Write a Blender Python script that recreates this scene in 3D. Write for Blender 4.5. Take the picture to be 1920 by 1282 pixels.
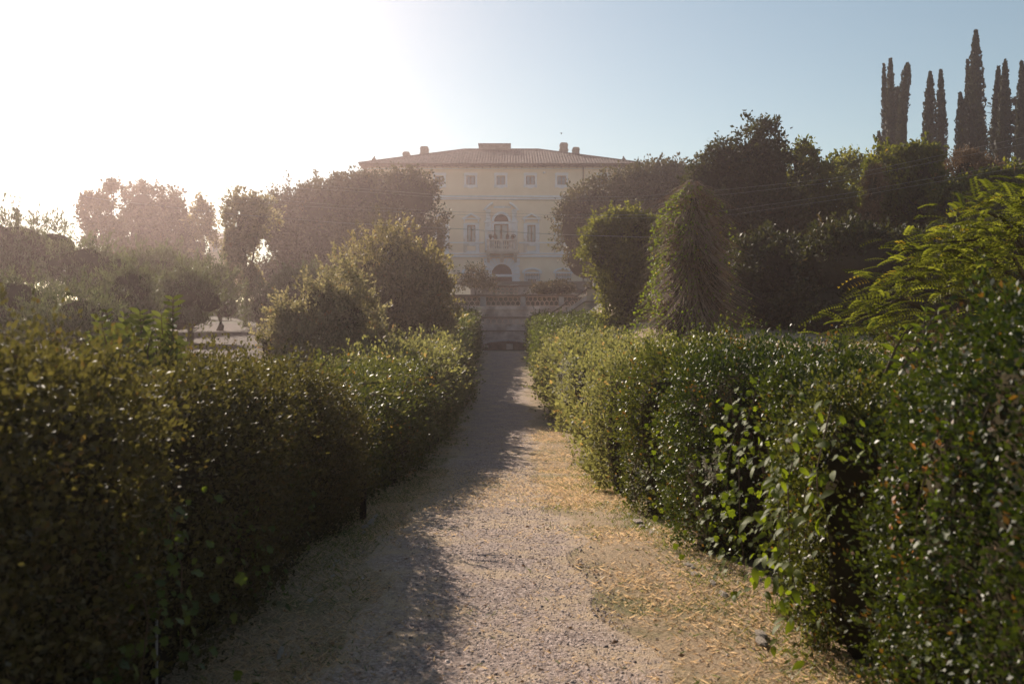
import bpy, bmesh, math, random
import numpy as np
from mathutils import Vector, Matrix

rng = np.random.default_rng(7)
random.seed(7)
sc = bpy.context.scene
for o in list(bpy.data.objects):
    bpy.data.objects.remove(o)

# ------------------------------------------------------------------ camera
EYE = 1.65
F = 1867.0
cd = bpy.data.cameras.new("camera")
cam = bpy.data.objects.new("camera", cd)
sc.collection.objects.link(cam)
cam.location = (0, 0, EYE)
cam.rotation_euler = (math.radians(90), 0, 0)
cd.lens = 35.0
cd.sensor_width = 36.0
cd.clip_start = 0.05
cd.clip_end = 3000
cd.dof.use_dof = True
cd.dof.focus_distance = 22.0
cd.dof.aperture_fstop = 4.0
sc.camera = cam

# ------------------------------------------------------------------ light
SUN_AZ = math.radians(-27)     # from +Y, negative = to the left
SUN_EL = math.radians(26)
w = bpy.data.worlds.new("World")
sc.world = w
w.use_nodes = True
nt = w.node_tree
for n in list(nt.nodes):
    nt.nodes.remove(n)
sky = nt.nodes.new("ShaderNodeTexSky")
sky.sky_type = 'NISHITA'
sky.sun_disc = False
sky.sun_elevation = SUN_EL
sky.sun_rotation = SUN_AZ
sky.air_density = 1.0
sky.dust_density = 0.2
sky.ozone_density = 1.2
bg = nt.nodes.new("ShaderNodeBackground")
bg.inputs[1].default_value = 0.078
wo = nt.nodes.new("ShaderNodeOutputWorld")
tint = nt.nodes.new("ShaderNodeMix"); tint.data_type = 'RGBA'; tint.blend_type = 'MULTIPLY'
tint.inputs[0].default_value = 1.0
tint.inputs[7].default_value = (1.06, 1.0, 0.84, 1)      # dusty summer air
nt.links.new(sky.outputs[0], tint.inputs[6])
nt.links.new(tint.outputs[2], bg.inputs[0])
nt.links.new(bg.outputs[0], wo.inputs[0])

sd = bpy.data.lights.new("sun", 'SUN')
sd.energy = 5.0
sd.angle = math.radians(0.5)
sd.color = (1.0, 0.87, 0.72)
sun = bpy.data.objects.new("sun", sd)
sc.collection.objects.link(sun)
sdir = Vector((math.sin(SUN_AZ) * math.cos(SUN_EL), math.cos(SUN_AZ) * math.cos(SUN_EL), math.sin(SUN_EL)))
sun.rotation_euler = sdir.to_track_quat('Z', 'Y').to_euler()
sun.location = sdir * 60

vs = sc.view_settings
vs.view_transform = 'Standard'
vs.look = 'None'
vs.gamma = 1
vs.use_curve_mapping = False
vs.exposure = 0.65
cy = sc.cycles
cy.max_bounces = 6
cy.diffuse_bounces = 3
cy.glossy_bounces = 2
cy.transmission_bounces = 4
cy.transparent_max_bounces = 4
cy.volume_bounces = 0
cy.sample_clamp_indirect = 6
cy.use_denoising = True

HAZE = 0.00115
HAZE_G = 0.80
HAZE_COL = (1.0, 0.79, 0.77)  # pink tint makes the haze stand in for lens veil towards the sun

# ------------------------------------------------------------------ helpers
def P(px, py, D):
    return Vector(((px - 960) / F * D, D, EYE + (641 - py) / F * D))

def link(o, parent=None):
    sc.collection.objects.link(o)
    if parent is not None:
        o.parent = parent
    return o

def tag(o, label=None, cat=None, group=None, kind=None):
    if label: o['label'] = label
    if cat: o['category'] = cat
    if group: o['group'] = group
    if kind: o['kind'] = kind
    return o

def empty(name, loc=(0, 0, 0), label=None, cat=None, group=None):
    o = bpy.data.objects.new(name, None)
    o.empty_display_size = 0.2
    o.location = loc
    link(o)
    return tag(o, label, cat, group)

def part_empty(name, parent, loc=(0, 0, 0)):
    o = bpy.data.objects.new(name, None)
    o.empty_display_size = 0.1
    o.location = loc
    return link(o, parent)

def place_local(o, loc, parent):
    loc = Vector(loc)
    if parent is not None and loc.length > 0:
        loc = loc - parent.location
    o.location = loc

def mesh(name, verts, faces, mat, parent=None, loc=(0, 0, 0), smooth=False):
    me = bpy.data.meshes.new(name)
    me.from_pydata([tuple(v) for v in verts], [], [tuple(f) for f in faces])
    me.materials.append(mat)
    if smooth:
        me.polygons.foreach_set('use_smooth', [True] * len(me.polygons))
    me.update()
    o = bpy.data.objects.new(name, me)
    place_local(o, loc, parent)
    return link(o, parent)

def inst(src, parent, loc=None, rot=None, scale=None, name=None):
    o = src.copy()
    link(o, parent)
    if loc is not None: o.location = loc
    if rot is not None: o.rotation_euler = rot
    if scale is not None: o.scale = scale
    return o

class MB:
    """collects simple solids into one mesh"""
    def __init__(s):
        s.v = []; s.f = []
    def box(s, x0, x1, y0, y1, z0, z1):
        b = len(s.v)
        s.v += [(x0, y0, z0), (x1, y0, z0), (x1, y1, z0), (x0, y1, z0), (x0, y0, z1), (x1, y0, z1), (x1, y1, z1), (x0, y1, z1)]
        s.f += [tuple(b + i for i in q) for q in ((3, 2, 1, 0), (4, 5, 6, 7), (0, 1, 5, 4), (1, 2, 6, 5), (2, 3, 7, 6), (3, 0, 4, 7))]
        return s
    def prism(s, pts, y0, y1):
        """pts: (x,z) outline, extruded along y"""
        b = len(s.v); n = len(pts)
        s.v += [(x, y0, z) for x, z in pts] + [(x, y1, z) for x, z in pts]
        s.f.append(tuple(b + i for i in range(n)))
        s.f.append(tuple(b + n + i for i in reversed(range(n))))
        for i in range(n):
            j = (i + 1) % n
            s.f.append((b + i, b + n + i, b + n + j, b + j))
        return s
    def band(s, outer, inner, y0, y1, closed=False):
        """strip between two polylines (x,z) of equal length, extruded"""
        n = len(outer)
        rng_ = range(n if closed else n - 1)
        for i in rng_:
            j = (i + 1) % n
            s.prism([outer[i], outer[j], inner[j], inner[i]], y0, y1)
        return s
    def tube(s, pts, rad, seg=8, cap=True):
        pts = [Vector(p) for p in pts]
        if not hasattr(rad, '__len__'): rad = [rad] * len(pts)
        b = len(s.v)
        for i, p in enumerate(pts):
            t = (pts[min(i + 1, len(pts) - 1)] - pts[max(i - 1, 0)]).normalized()
            a = t.cross(Vector((0, 0, 1)))
            if a.length < 0.05: a = t.cross(Vector((0, 1, 0)))
            a.normalize(); c = t.cross(a)
            for k in range(seg):
                an = 2 * math.pi * k / seg
                s.v.append(tuple(p + (a * math.cos(an) + c * math.sin(an)) * rad[i]))
        for i in range(len(pts) - 1):
            for k in range(seg):
                k2 = (k + 1) % seg
                s.f.append((b + i * seg + k, b + i * seg + k2, b + (i + 1) * seg + k2, b + (i + 1) * seg + k))
        if cap:
            s.f.append(tuple(b + k for k in reversed(range(seg))))
            s.f.append(tuple(b + (len(pts) - 1) * seg + k for k in range(seg)))
        return s
    def lathe(s, c, prof, seg=10):
        """prof: (r, z) list"""
        b = len(s.v); n = len(prof)
        for r, z in prof:
            for k in range(seg):
                an = 2 * math.pi * k / seg
                s.v.append((c[0] + r * math.cos(an), c[1] + r * math.sin(an), c[2] + z))
        for i in range(n - 1):
            for k in range(seg):
                k2 = (k + 1) % seg
                s.f.append((b + i * seg + k, b + i * seg + k2, b + (i + 1) * seg + k2, b + (i + 1) * seg + k))
        s.f.append(tuple(b + k for k in reversed(range(seg))))
        s.f.append(tuple(b + (n - 1) * seg + k for k in range(seg)))
        return s
    def build(s, name, mat, parent=None, loc=(0, 0, 0), smooth=False):
        if loc != (0, 0, 0):
            s.v = [(x - loc[0], y - loc[1], z - loc[2]) for x, y, z in s.v]
        return mesh(name, s.v, s.f, mat, parent, loc, smooth)

def mesh_np(name, V, Q, mat, tint=None, parent=None, loc=(0, 0, 0), ncore=0):
    """fast quad mesh; tint = one value per face"""
    V = np.asarray(V, dtype=np.float32) - np.asarray(loc, dtype=np.float32)
    Q = np.asarray(Q, dtype=np.int32)
    me = bpy.data.meshes.new(name)
    me.vertices.add(len(V))
    me.vertices.foreach_set('co', V.ravel())
    me.loops.add(Q.size)
    me.loops.foreach_set('vertex_index', Q.ravel())
    me.polygons.add(len(Q))
    me.polygons.foreach_set('loop_start', np.arange(0, Q.size, Q.shape[1], dtype=np.int32))
    if tint is not None:
        a = me.attributes.new('tint', 'FLOAT', 'FACE')
        a.data.foreach_set('value', np.asarray(tint, dtype=np.float32))
    me.materials.append(mat)
    if ncore:
        me.materials.append(M['inner'])
        mi = np.zeros(len(Q), np.int32); mi[-ncore:] = 1
        me.polygons.foreach_set('material_index', mi)
    me.update(calc_edges=True)
    o = bpy.data.objects.new(name, me)
    place_local(o, loc, parent)
    return link(o, parent)

def nz(v):
    return v / np.maximum(np.linalg.norm(v, axis=-1, keepdims=True), 1e-6)

_K = rng.normal(size=(3, 10, 3)); _PH = rng.uniform(0, 6.28, (3, 10))
def wob(p, f=1.0, seed=0):
    """smooth pseudo noise about -1..1 at points p (N,3)"""
    p = np.asarray(p) * f
    k = _K[seed % 3]; ph = _PH[seed % 3]
    return np.sin(p @ k.T + ph + seed).sum(axis=1) / 4.2

# leaf templates: (verts, quads); y = along leaf, x = across, z = normal
LEAF_LOW = (np.array([(0, 0, 0), (.30, .48, .06), (0, 1, -.05), (-.30, .48, .06)], float), np.array([(0, 1, 2, 3)]))
LEAF_NARROW = (np.array([(0, 0, 0), (.13, .5, .02), (0, 1, 0), (-.13, .5, .02)], float), np.array([(0, 1, 2, 3)]))
LEAF_ROUND = (np.array([(0, 0, 0), (.42, .35, .09), (.3, .8, .02), (0, 1, -.12), (-.3, .8, .02), (-.42, .35, .09), (0, .4, 0)], float),
              np.array([(0, 1, 2, 6), (6, 2, 3, 4), (0, 6, 4, 5)]))

def leaf_cloud(pos, axis, nrm, size, tpl=LEAF_LOW):
    a = nz(axis)
    n = nz(nrm - (nrm * a).sum(1, keepdims=True) * a)
    b = np.cross(a, n)
    T, Q = tpl
    s = size[:, None, None]
    V = pos[:, None, :] + s * (T[None, :, 0:1] * b[:, None, :] + T[None, :, 1:2] * a[:, None, :] + T[None, :, 2:3] * n[:, None, :])
    N = len(pos); k = len(T)
    F_ = (Q[None] + (np.arange(N) * k)[:, None, None]).reshape(-1, 4)
    return V.reshape(-1, 3), F_

def cube_sphere(n=9):
    vs_ = []; fs = []
    g = np.linspace(-1, 1, n)
    for ax in range(3):
        for sg in (-1, 1):
            b = len(vs_)
            for i in g:
                for j in g:
                    p = [0, 0, 0]; p[ax] = sg; p[(ax + 1) % 3] = math.tan(i * .7854); p[(ax + 2) % 3] = math.tan(j * .7854)
                    vs_.append(p)
            for i in range(n - 1):
                for j in range(n - 1):
                    fs.append((b + i * n + j, b + (i + 1) * n + j, b + (i + 1) * n + j + 1, b + i * n + j + 1))
    return nz(np.array(vs_, float)), np.array(fs)
CSV, CSF = cube_sphere()

# ------------------------------------------------------------------ materials
def new_mat(name):
    m = bpy.data.materials.new(name)
    m.use_nodes = True
    t = m.node_tree
    for n in list(t.nodes): t.nodes.remove(n)
    return m, t, t.nodes, t.links

def leaf_mat(name, c0, c1, tr, rough=0.42, spec=0.5, tmix=0.38, dead=None, deadfrac=0.03, hue=(1.12, .90, .9)):
    c0 = tuple(a * b for a, b in zip(c0, hue)); c1 = tuple(a * b for a, b in zip(c1, hue))
    m, t, N, L = new_mat(name)
    out = N.new('ShaderNodeOutputMaterial')
    at = N.new('ShaderNodeAttribute'); at.attribute_name = 'tint'
    ramp = N.new('ShaderNodeValToRGB')
    e = ramp.color_ramp.elements
    e[0].position = 0; e[0].color = (*c0, 1)
    e[1].position = .92; e[1].color = (*c1, 1)
    if dead:
        x = e.new(.935); x.color = (*dead, 1)
        
    L.new(at.outputs['Fac'], ramp.inputs[0])
    p = N.new('ShaderNodeBsdfPrincipled')
    p.inputs['Roughness'].default_value = rough
    p.inputs['Specular IOR Level'].default_value = spec
    L.new(ramp.outputs[0], p.inputs['Base Color'])
    tb = N.new('ShaderNodeBsdfTranslucent')
    mul = N.new('ShaderNodeMix'); mul.data_type = 'RGBA'; mul.blend_type = 'MULTIPLY'
    mul.inputs[0].default_value = 1
    L.new(ramp.outputs[0], mul.inputs[6])
    mul.inputs[7].default_value = (*tr, 1)
    L.new(mul.outputs[2], tb.inputs[0])
    mx = N.new('ShaderNodeMixShader'); mx.inputs[0].default_value = tmix
    L.new(p.outputs[0], mx.inputs[1]); L.new(tb.outputs[0], mx.inputs[2])
    L.new(mx.outputs[0], out.inputs[0])
    return m

def rock_mat(name, c0, c1, scale=3.0, bump=0.3, rough=0.9, c2=None, s2=0.6, fine=30.0):
    m, t, N, L = new_mat(name)
    out = N.new('ShaderNodeOutputMaterial')
    p = N.new('ShaderNodeBsdfPrincipled'); p.inputs['Roughness'].default_value = rough
    p.inputs['Specular IOR Level'].default_value = 0.25
    tc = N.new('ShaderNodeTexCoord')
    n1 = N.new('ShaderNodeTexNoise'); n1.inputs['Scale'].default_value = scale; n1.inputs['Detail'].default_value = 6; n1.inputs['Roughness'].default_value = .65
    L.new(tc.outputs['Object'], n1.inputs['Vector'])
    r = N.new('ShaderNodeValToRGB'); r.color_ramp.elements[0].position = .36; r.color_ramp.elements[1].position = .66
    r.color_ramp.elements[0].color = (*c0, 1); r.color_ramp.elements[1].color = (*c1, 1)
    L.new(n1.outputs['Fac'], r.inputs[0])
    col = r.outputs[0]
    if c2:
        n2 = N.new('ShaderNodeTexNoise'); n2.inputs['Scale'].default_value = s2; n2.inputs['Detail'].default_value = 5; n2.inputs['Roughness'].default_value = .6
        L.new(tc.outputs['Object'], n2.inputs['Vector'])
        r2 = N.new('ShaderNodeValToRGB'); r2.color_ramp.elements[0].position = .52; r2.color_ramp.elements[1].position = .64
        r2.color_ramp.elements[0].color = (0, 0, 0, 1); r2.color_ramp.elements[1].color = (1, 1, 1, 1)
        L.new(n2.outputs['Fac'], r2.inputs[0])
        mx = N.new('ShaderNodeMix'); mx.data_type = 'RGBA'
        L.new(r2.outputs[0], mx.inputs[0]); L.new(col, mx.inputs[6]); mx.inputs[7].default_value = (*c2, 1)
        col = mx.outputs[2]
    L.new(col, p.inputs['Base Color'])
    n3 = N.new('ShaderNodeTexNoise'); n3.inputs['Scale'].default_value = fine; n3.inputs['Detail'].default_value = 4
    L.new(tc.outputs['Object'], n3.inputs['Vector'])
    b = N.new('ShaderNodeBump'); b.inputs['Strength'].default_value = bump; b.inputs['Distance'].default_value = 0.03
    L.new(n3.outputs['Fac'], b.inputs['Height']); L.new(b.outputs[0], p.inputs['Normal'])
    L.new(p.outputs[0], out.inputs[0])
    return m

def plain_mat(name, col, rough=0.6, spec=0.4, metal=0):
    m, t, N, L = new_mat(name)
    out = N.new('ShaderNodeOutputMaterial')
    p = N.new('ShaderNodeBsdfPrincipled')
    p.inputs['Roughness'].default_value = rough
    p.inputs['Specular IOR Level'].default_value = spec
    p.inputs['Metallic'].default_value = metal
    tc = N.new('ShaderNodeTexCoord')
    n1 = N.new('ShaderNodeTexNoise'); n1.inputs['Scale'].default_value = 8; n1.inputs['Detail'].default_value = 4
    L.new(tc.outputs['Object'], n1.inputs['Vector'])
    r = N.new('ShaderNodeValToRGB')
    r.color_ramp.elements[0].position = .3; r.color_ramp.elements[1].position = .7
    r.color_ramp.elements[0].color = (*[c * .8 for c in col], 1); r.color_ramp.elements[1].color = (*[min(1, c * 1.12) for c in col], 1)
    L.new(n1.outputs['Fac'], r.inputs[0]); L.new(r.outputs[0], p.inputs['Base Color'])
    L.new(p.outputs[0], out.inputs[0])
    return m

M = {}
M['yew'] = leaf_mat('yew_leaf', (.018, .034, .010), (.062, .085, .022), (1.5, 1.7, .5), .48, .4, .30, dead=(.16, .075, .03), deadfrac=.02)
M['privet'] = leaf_mat('privet_leaf', (.034, .050, .018), (.105, .125, .042), (1.6, 1.7, .6), .48, .4, .38, dead=(.22, .11, .04), deadfrac=.03)
M['viburnum'] = leaf_mat('loose_hedge_leaf', (.070, .088, .042), (.20, .235, .125), (1.6, 1.6, .8), .6, .25, .52, dead=(.3, .2, .11), deadfrac=.04)
M['boxwood'] = leaf_mat('boxwood_leaf', (.034, .052, .022), (.095, .125, .045), (1.6, 1.8, .5), .6, .22, .38)
M['oldleaf'] = leaf_mat('left_hedge_leaf', (.042, .046, .028), (.115, .115, .060), (1.6, 1.7, .6), .6, .22, .34, dead=(.13, .08, .045), deadfrac=.07)  # leaf colour slightly lifted and browned to carry a lens veil
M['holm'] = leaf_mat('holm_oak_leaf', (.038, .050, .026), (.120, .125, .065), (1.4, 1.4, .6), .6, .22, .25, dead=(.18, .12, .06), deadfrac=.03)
M['holmdark'] = leaf_mat('shaded_oak_leaf', (.016, .025, .012), (.060, .072, .030), (1.4, 1.5, .5), .6, .25, .3, dead=(.12, .08, .04), deadfrac=.03)  # darker copy of the oak leaf, shade put into its colour
M['bay'] = leaf_mat('bay_leaf', (.065, .075, .042), (.27, .275, .17), (1.5, 1.5, .7), .55, .28, .42, dead=(.24, .14, .08), deadfrac=.05)
M['grey'] = leaf_mat('grey_shrub_leaf', (.11, .108, .065), (.32, .29, .20), (1.4, 1.3, .8), .62, .2, .5, dead=(.26, .17, .10), deadfrac=.12, hue=(1, 1, 1))
M['olive'] = leaf_mat('olive_leaf', (.060, .072, .036), (.17, .19, .105), (1.3, 1.3, .7), .6, .22, .28, hue=(1, 1, 1))
M['locust'] = leaf_mat('locust_leaf', (.065, .085, .026), (.155, .185, .060), (1.6, 1.75, .5), .6, .2, .62, dead=(.34, .22, .06), deadfrac=.05)
M['plane'] = leaf_mat('broadleaf', (.045, .070, .018), (.125, .150, .040), (1.6, 1.6, .4), .6, .22, .52, dead=(.2, .13, .05), deadfrac=.05)
M['acacia'] = leaf_mat('pale_tree_leaf', (.060, .080, .030), (.17, .19, .07), (1.5, 1.6, .5), .6, .22, .55)
M['cypress'] = leaf_mat('cypress_leaf', (.014, .022, .010), (.045, .055, .022), (1.4, 1.4, .5), .6, .3, .2)
M['vine'] = leaf_mat('vine_leaf', (.075, .120, .022), (.13, .19, .035), (1.9, 2.0, .4), .58, .2, .48, dead=(.3, .2, .05), deadfrac=.04)
M['ash'] = leaf_mat('ash_leaf', (.075, .100, .040), (.135, .170, .070), (1.4, 1.5, .6), .6, .2, .5)
M['inner'] = plain_mat('inner_twigs', (.045, .038, .025), 1.0, 0.0)
M['vinedark'] = leaf_mat('ivy_leaf', (.045, .080, .020), (.10, .15, .035), (1.7, 1.9, .4), .5, .3, .40, dead=(.2, .2, .05), deadfrac=.04)
M['rust'] = leaf_mat('withered_leaf', (.28, .12, .04), (.42, .20, .07), (1.4, 1.2, .8), .5, .4, .4, hue=(1, 1, 1))
M['deadleaf'] = leaf_mat('fallen_leaf', (.14, .085, .05), (.34, .20, .11), (1.2, 1.1, .8), .7, .2, .2, hue=(1, 1, 1))
M['brown'] = leaf_mat('dead_needles', (.10, .062, .035), (.20, .13, .075), (1.2, 1.1, .8), .7, .2, .25, hue=(1, 1, 1))
M['terrace'] = leaf_mat('terrace_plant_leaf', (.035, .035, .02), (.10, .085, .045), (1.4, 1.3, .6), .7, .15, .25, dead=(.35, .25, .2), deadfrac=.04, hue=(1, 1, 1))
M['fluff'] = leaf_mat('seed_fluff', (.20, .19, .155), (.36, .34, .29), (1.1, 1.1, 1.0), .8, .1, .4, hue=(1, 1, 1))
M['straw'] = leaf_mat('dry_grass_blade', (.46, .34, .225), (.74, .585, .41), (1.15, 1.05, .85), .7, .2, .55, dead=(.10, .15, .04), deadfrac=.15, hue=(1, 1, 1))
M['grass'] = leaf_mat('green_grass_blade', (.07, .11, .025), (.17, .22, .06), (1.5, 1.6, .5), .5, .4, .4, dead=(.35, .25, .12), deadfrac=.2)
M['stone_bits'] = leaf_mat('gravel_stone', (.20, .15, .13), (.62, .50, .44), (1, 1, 1), .85, .2, .0, hue=(1, 1, 1))
M['twig'] = plain_mat('twig_wood', (.13, .085, .055), .8, .2)
M['ivytwig'] = plain_mat('drooping_twig', (.30, .20, .14), .8, .2)
M['bark'] = rock_mat('bark', (.055, .042, .030), (.13, .10, .075), 8, .8, .95, fine=20)
M['darkbark'] = rock_mat('dark_bark', (.03, .022, .016), (.07, .052, .04), 8, .8, .95, fine=20)
M['plaster'] = rock_mat('yellow_plaster', (.72, .575, .43), (.78, .64, .49), .5, .14, .92, c2=(.68, .53, .42), s2=.13, fine=8)
M['trim'] = rock_mat('white_stucco', (.56, .57, .60), (.68, .69, .73), 1.2, .15, .9, c2=(.50, .43, .37), s2=.45, fine=12)
M['trimclean'] = rock_mat('white_stone', (.62, .63, .67), (.72, .73, .78), 1.6, .1, .9, fine=12)
M['travertine'] = rock_mat('travertine', (.42, .36, .31), (.58, .50, .44), 2.5, .25, .9, fine=14)
M['terrawall'] = rock_mat('stained_stone_wall', (.36, .28, .25), (.68, .57, .52), 1.1, .5, .95, c2=(.25, .20, .18), s2=.7, fine=9)
M['ochrewall'] = rock_mat('flaking_ochre_wall', (.48, .37, .27), (.58, .46, .34), 1.0, .3, .95, c2=(.22, .19, .17), s2=.5, fine=9)
M['lattice'] = rock_mat('terracotta_lattice', (.44, .30, .23), (.58, .42, .34), 4, .3, .95, fine=20)
M['pier'] = rock_mat('grey_pier_stone', (.26, .23, .22), (.42, .38, .37), 2, .3, .95, fine=14)
M['coping'] = rock_mat('dark_coping', (.13, .09, .07), (.24, .17, .14), 3, .4, .95, fine=18)
M['tile'] = rock_mat('roof_tile', (.075, .052, .044), (.17, .12, .10), 1.3, .5, .9, c2=(.24, .20, .18), s2=3.2, fine=15)
M['brickstack'] = rock_mat('chimney_masonry', (.20, .15, .125), (.34, .27, .23), 4, .6, .95, fine=10)
M['wood'] = plain_mat('brown_window_wood', (.14, .062, .034), .6)
M['doorwood'] = plain_mat('dark_door_wood', (.10, .045, .028), .6)
M['glass'] = plain_mat('window_glass', (.10, .11, .13), .08, 1.0)
M['curtain'] = plain_mat('pale_curtain', (.13, .13, .155), .9, .1)
M['iron'] = plain_mat('grey_iron', (.30, .29, .29), .6)
M['pipe'] = plain_mat('brown_downpipe', (.12, .07, .05), .5)
M['white'] = plain_mat('white_fabric', (.72, .74, .78), .8, .2)
M['stripe'] = plain_mat('dark_stripe', (.14, .11, .10), .8, .2)
M['blackpost'] = plain_mat('dark_post_wood', (.020, .016, .013), .9, .1)
M['cable'] = plain_mat('cable', (.30, .28, .27), .6)
M['lamp'] = plain_mat('white_lamp_cover', (.75, .75, .76), .4)
M['pot'] = plain_mat('terracotta_pot', (.17, .09, .06), .8)
M['bird'] = plain_mat('bird_feathers', (.03, .03, .03), .8)
M['kerb'] = rock_mat('kerb_stone', (.36, .30, .24), (.58, .49, .41), 6, .8, .95, fine=25)

# ------------------------------------------------------------------ terrain
PY = [-30, 0, 8, 11, 15, 19, 27, 34, 42, 51, 60, 63.5]
PZ = [0, 0, 0, -.19, -.50, -.76, -.90, -.85, -.40, .30, 1.02, 1.14]
def path_c(y):
    return np.interp(y, [0, 5, 11, 19, 34, 60], [.2, .15, -.08, -.18, -.2, -.3])
def path_z(y):
    a = np.interp(np.asarray(y, float) - 1.2, PY, PZ); b = np.interp(y, PY, PZ); c = np.interp(np.asarray(y, float) + 1.2, PY, PZ)
    return (a + 2 * b + c) / 4
def sstep(t):
    t = np.clip(t, 0, 1); return t * t * (3 - 2 * t)
def ground(x, y):
    x = np.asarray(x, float); y = np.asarray(y, float)
    u = x - path_c(y)
    p = path_z(y)
    mid = np.interp(y, [63.5, 65.9, 66.1, 73.9, 74.4, 79.9, 80.4, 84, 100, 200, 450], [1.14, 1.14, 2.75, 2.75, 4.2, 4.2, 5.3, 5.3, 7.75, 7.75, 8])
    left = np.interp(y, [-30, 0, 15, 30, 60, 80, 100, 130, 300], [.1, .2, .8, 1.4, 2.6, 4.0, 5.5, 6.8, 8])
    right = np.interp(y, [-30, 0, 15, 30, 60, 90, 130, 300], [.1, .2, .4, 1.0, 4.0, 8, 9.5, 9]) + 5 * sstep((x - 8) / 30) * sstep((y - 15) / 60)
    right = np.where(y > 300, 8, right)
    side = np.where(u < 0, left, right)
    k = sstep((np.abs(u) - 2.3) / 4.5)
    near = p * (1 - k) + side * k
    k2 = sstep((np.abs(u) - 13) / 8)
    far = mid * (1 - k2) + side * k2
    z = np.where(y > 64, far, near)
    tr = sstep((y - 62.5) / 1.5)
    z = near * (1 - tr) + z * tr
    return z
def gz(x, y): return float(ground(x, y))

def ground_mat():
    m, t, N, L = new_mat('dry_ground')
    out = N.new('ShaderNodeOutputMaterial')
    p = N.new('ShaderNodeBsdfPrincipled'); p.inputs['Roughness'].default_value = .95; p.inputs['Specular IOR Level'].default_value = .15
    tc = N.new('ShaderNodeTexCoord')
    def noise(s, d=6, r=.65):
        n = N.new('ShaderNodeTexNoise'); n.inputs['Scale'].default_value = s; n.inputs['Detail'].default_value = d; n.inputs['Roughness'].default_value = r
        L.new(tc.outputs['Object'], n.inputs['Vector']); return n
    def ramp(src, a, b, ca, cb):
        r = N.new('ShaderNodeValToRGB'); e = r.color_ramp.elements
        e[0].position = a; e[1].position = b; e[0].color = (*ca, 1); e[1].color = (*cb, 1); L.new(src, r.inputs[0]); return r
    nf = noise(60, 5, .8)
    base = ramp(nf.outputs['Fac'], .38, .62, (.19, .13, .08), (.62, .46, .30))
    n2 = noise(.9); m2 = ramp(n2.outputs['Fac'], .50, .66, (0, 0, 0), (1, 1, 1))
    mx = N.new('ShaderNodeMix'); mx.data_type = 'RGBA'
    gr = ramp(nf.outputs['Fac'], .3, .7, (.075, .085, .028), (.22, .21, .085))
    L.new(m2.outputs[0], mx.inputs[0]); L.new(base.outputs[0], mx.inputs[6]); L.new(gr.outputs[0], mx.inputs[7])
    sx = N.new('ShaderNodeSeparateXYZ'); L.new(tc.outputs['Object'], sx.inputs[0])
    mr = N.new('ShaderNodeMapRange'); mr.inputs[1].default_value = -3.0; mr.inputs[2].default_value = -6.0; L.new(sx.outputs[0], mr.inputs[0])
    so = ramp(nf.outputs['Fac'], .3, .7, (.05, .033, .025), (.12, .08, .06))  # brown field soil on the left, darkened further to carry the trees' shade
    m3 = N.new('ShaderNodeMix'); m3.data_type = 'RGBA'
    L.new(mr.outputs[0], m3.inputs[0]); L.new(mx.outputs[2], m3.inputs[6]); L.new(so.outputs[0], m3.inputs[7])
    my = N.new('ShaderNodeMapRange'); my.inputs[1].default_value = 61.0; my.inputs[2].default_value = 62.5; L.new(sx.outputs[1], my.inputs[0])
    st = ramp(nf.outputs['Fac'], .3, .7, (.045, .045, .026), (.12, .10, .065))
    m4 = N.new('ShaderNodeMix'); m4.data_type = 'RGBA'
    L.new(my.outputs[0], m4.inputs[0]); L.new(m3.outputs[2], m4.inputs[6]); L.new(st.outputs[0], m4.inputs[7])
    L.new(m4.outputs[2], p.inputs['Base Color'])
    b = N.new('ShaderNodeBump'); b.inputs['Strength'].default_value = .6; b.inputs['Distance'].default_value = .03
    L.new(nf.outputs['Fac'], b.inputs['Height']); L.new(b.outputs[0], p.inputs['Normal'])
    L.new(p.outputs[0], out.inputs[0])
    return m

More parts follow.
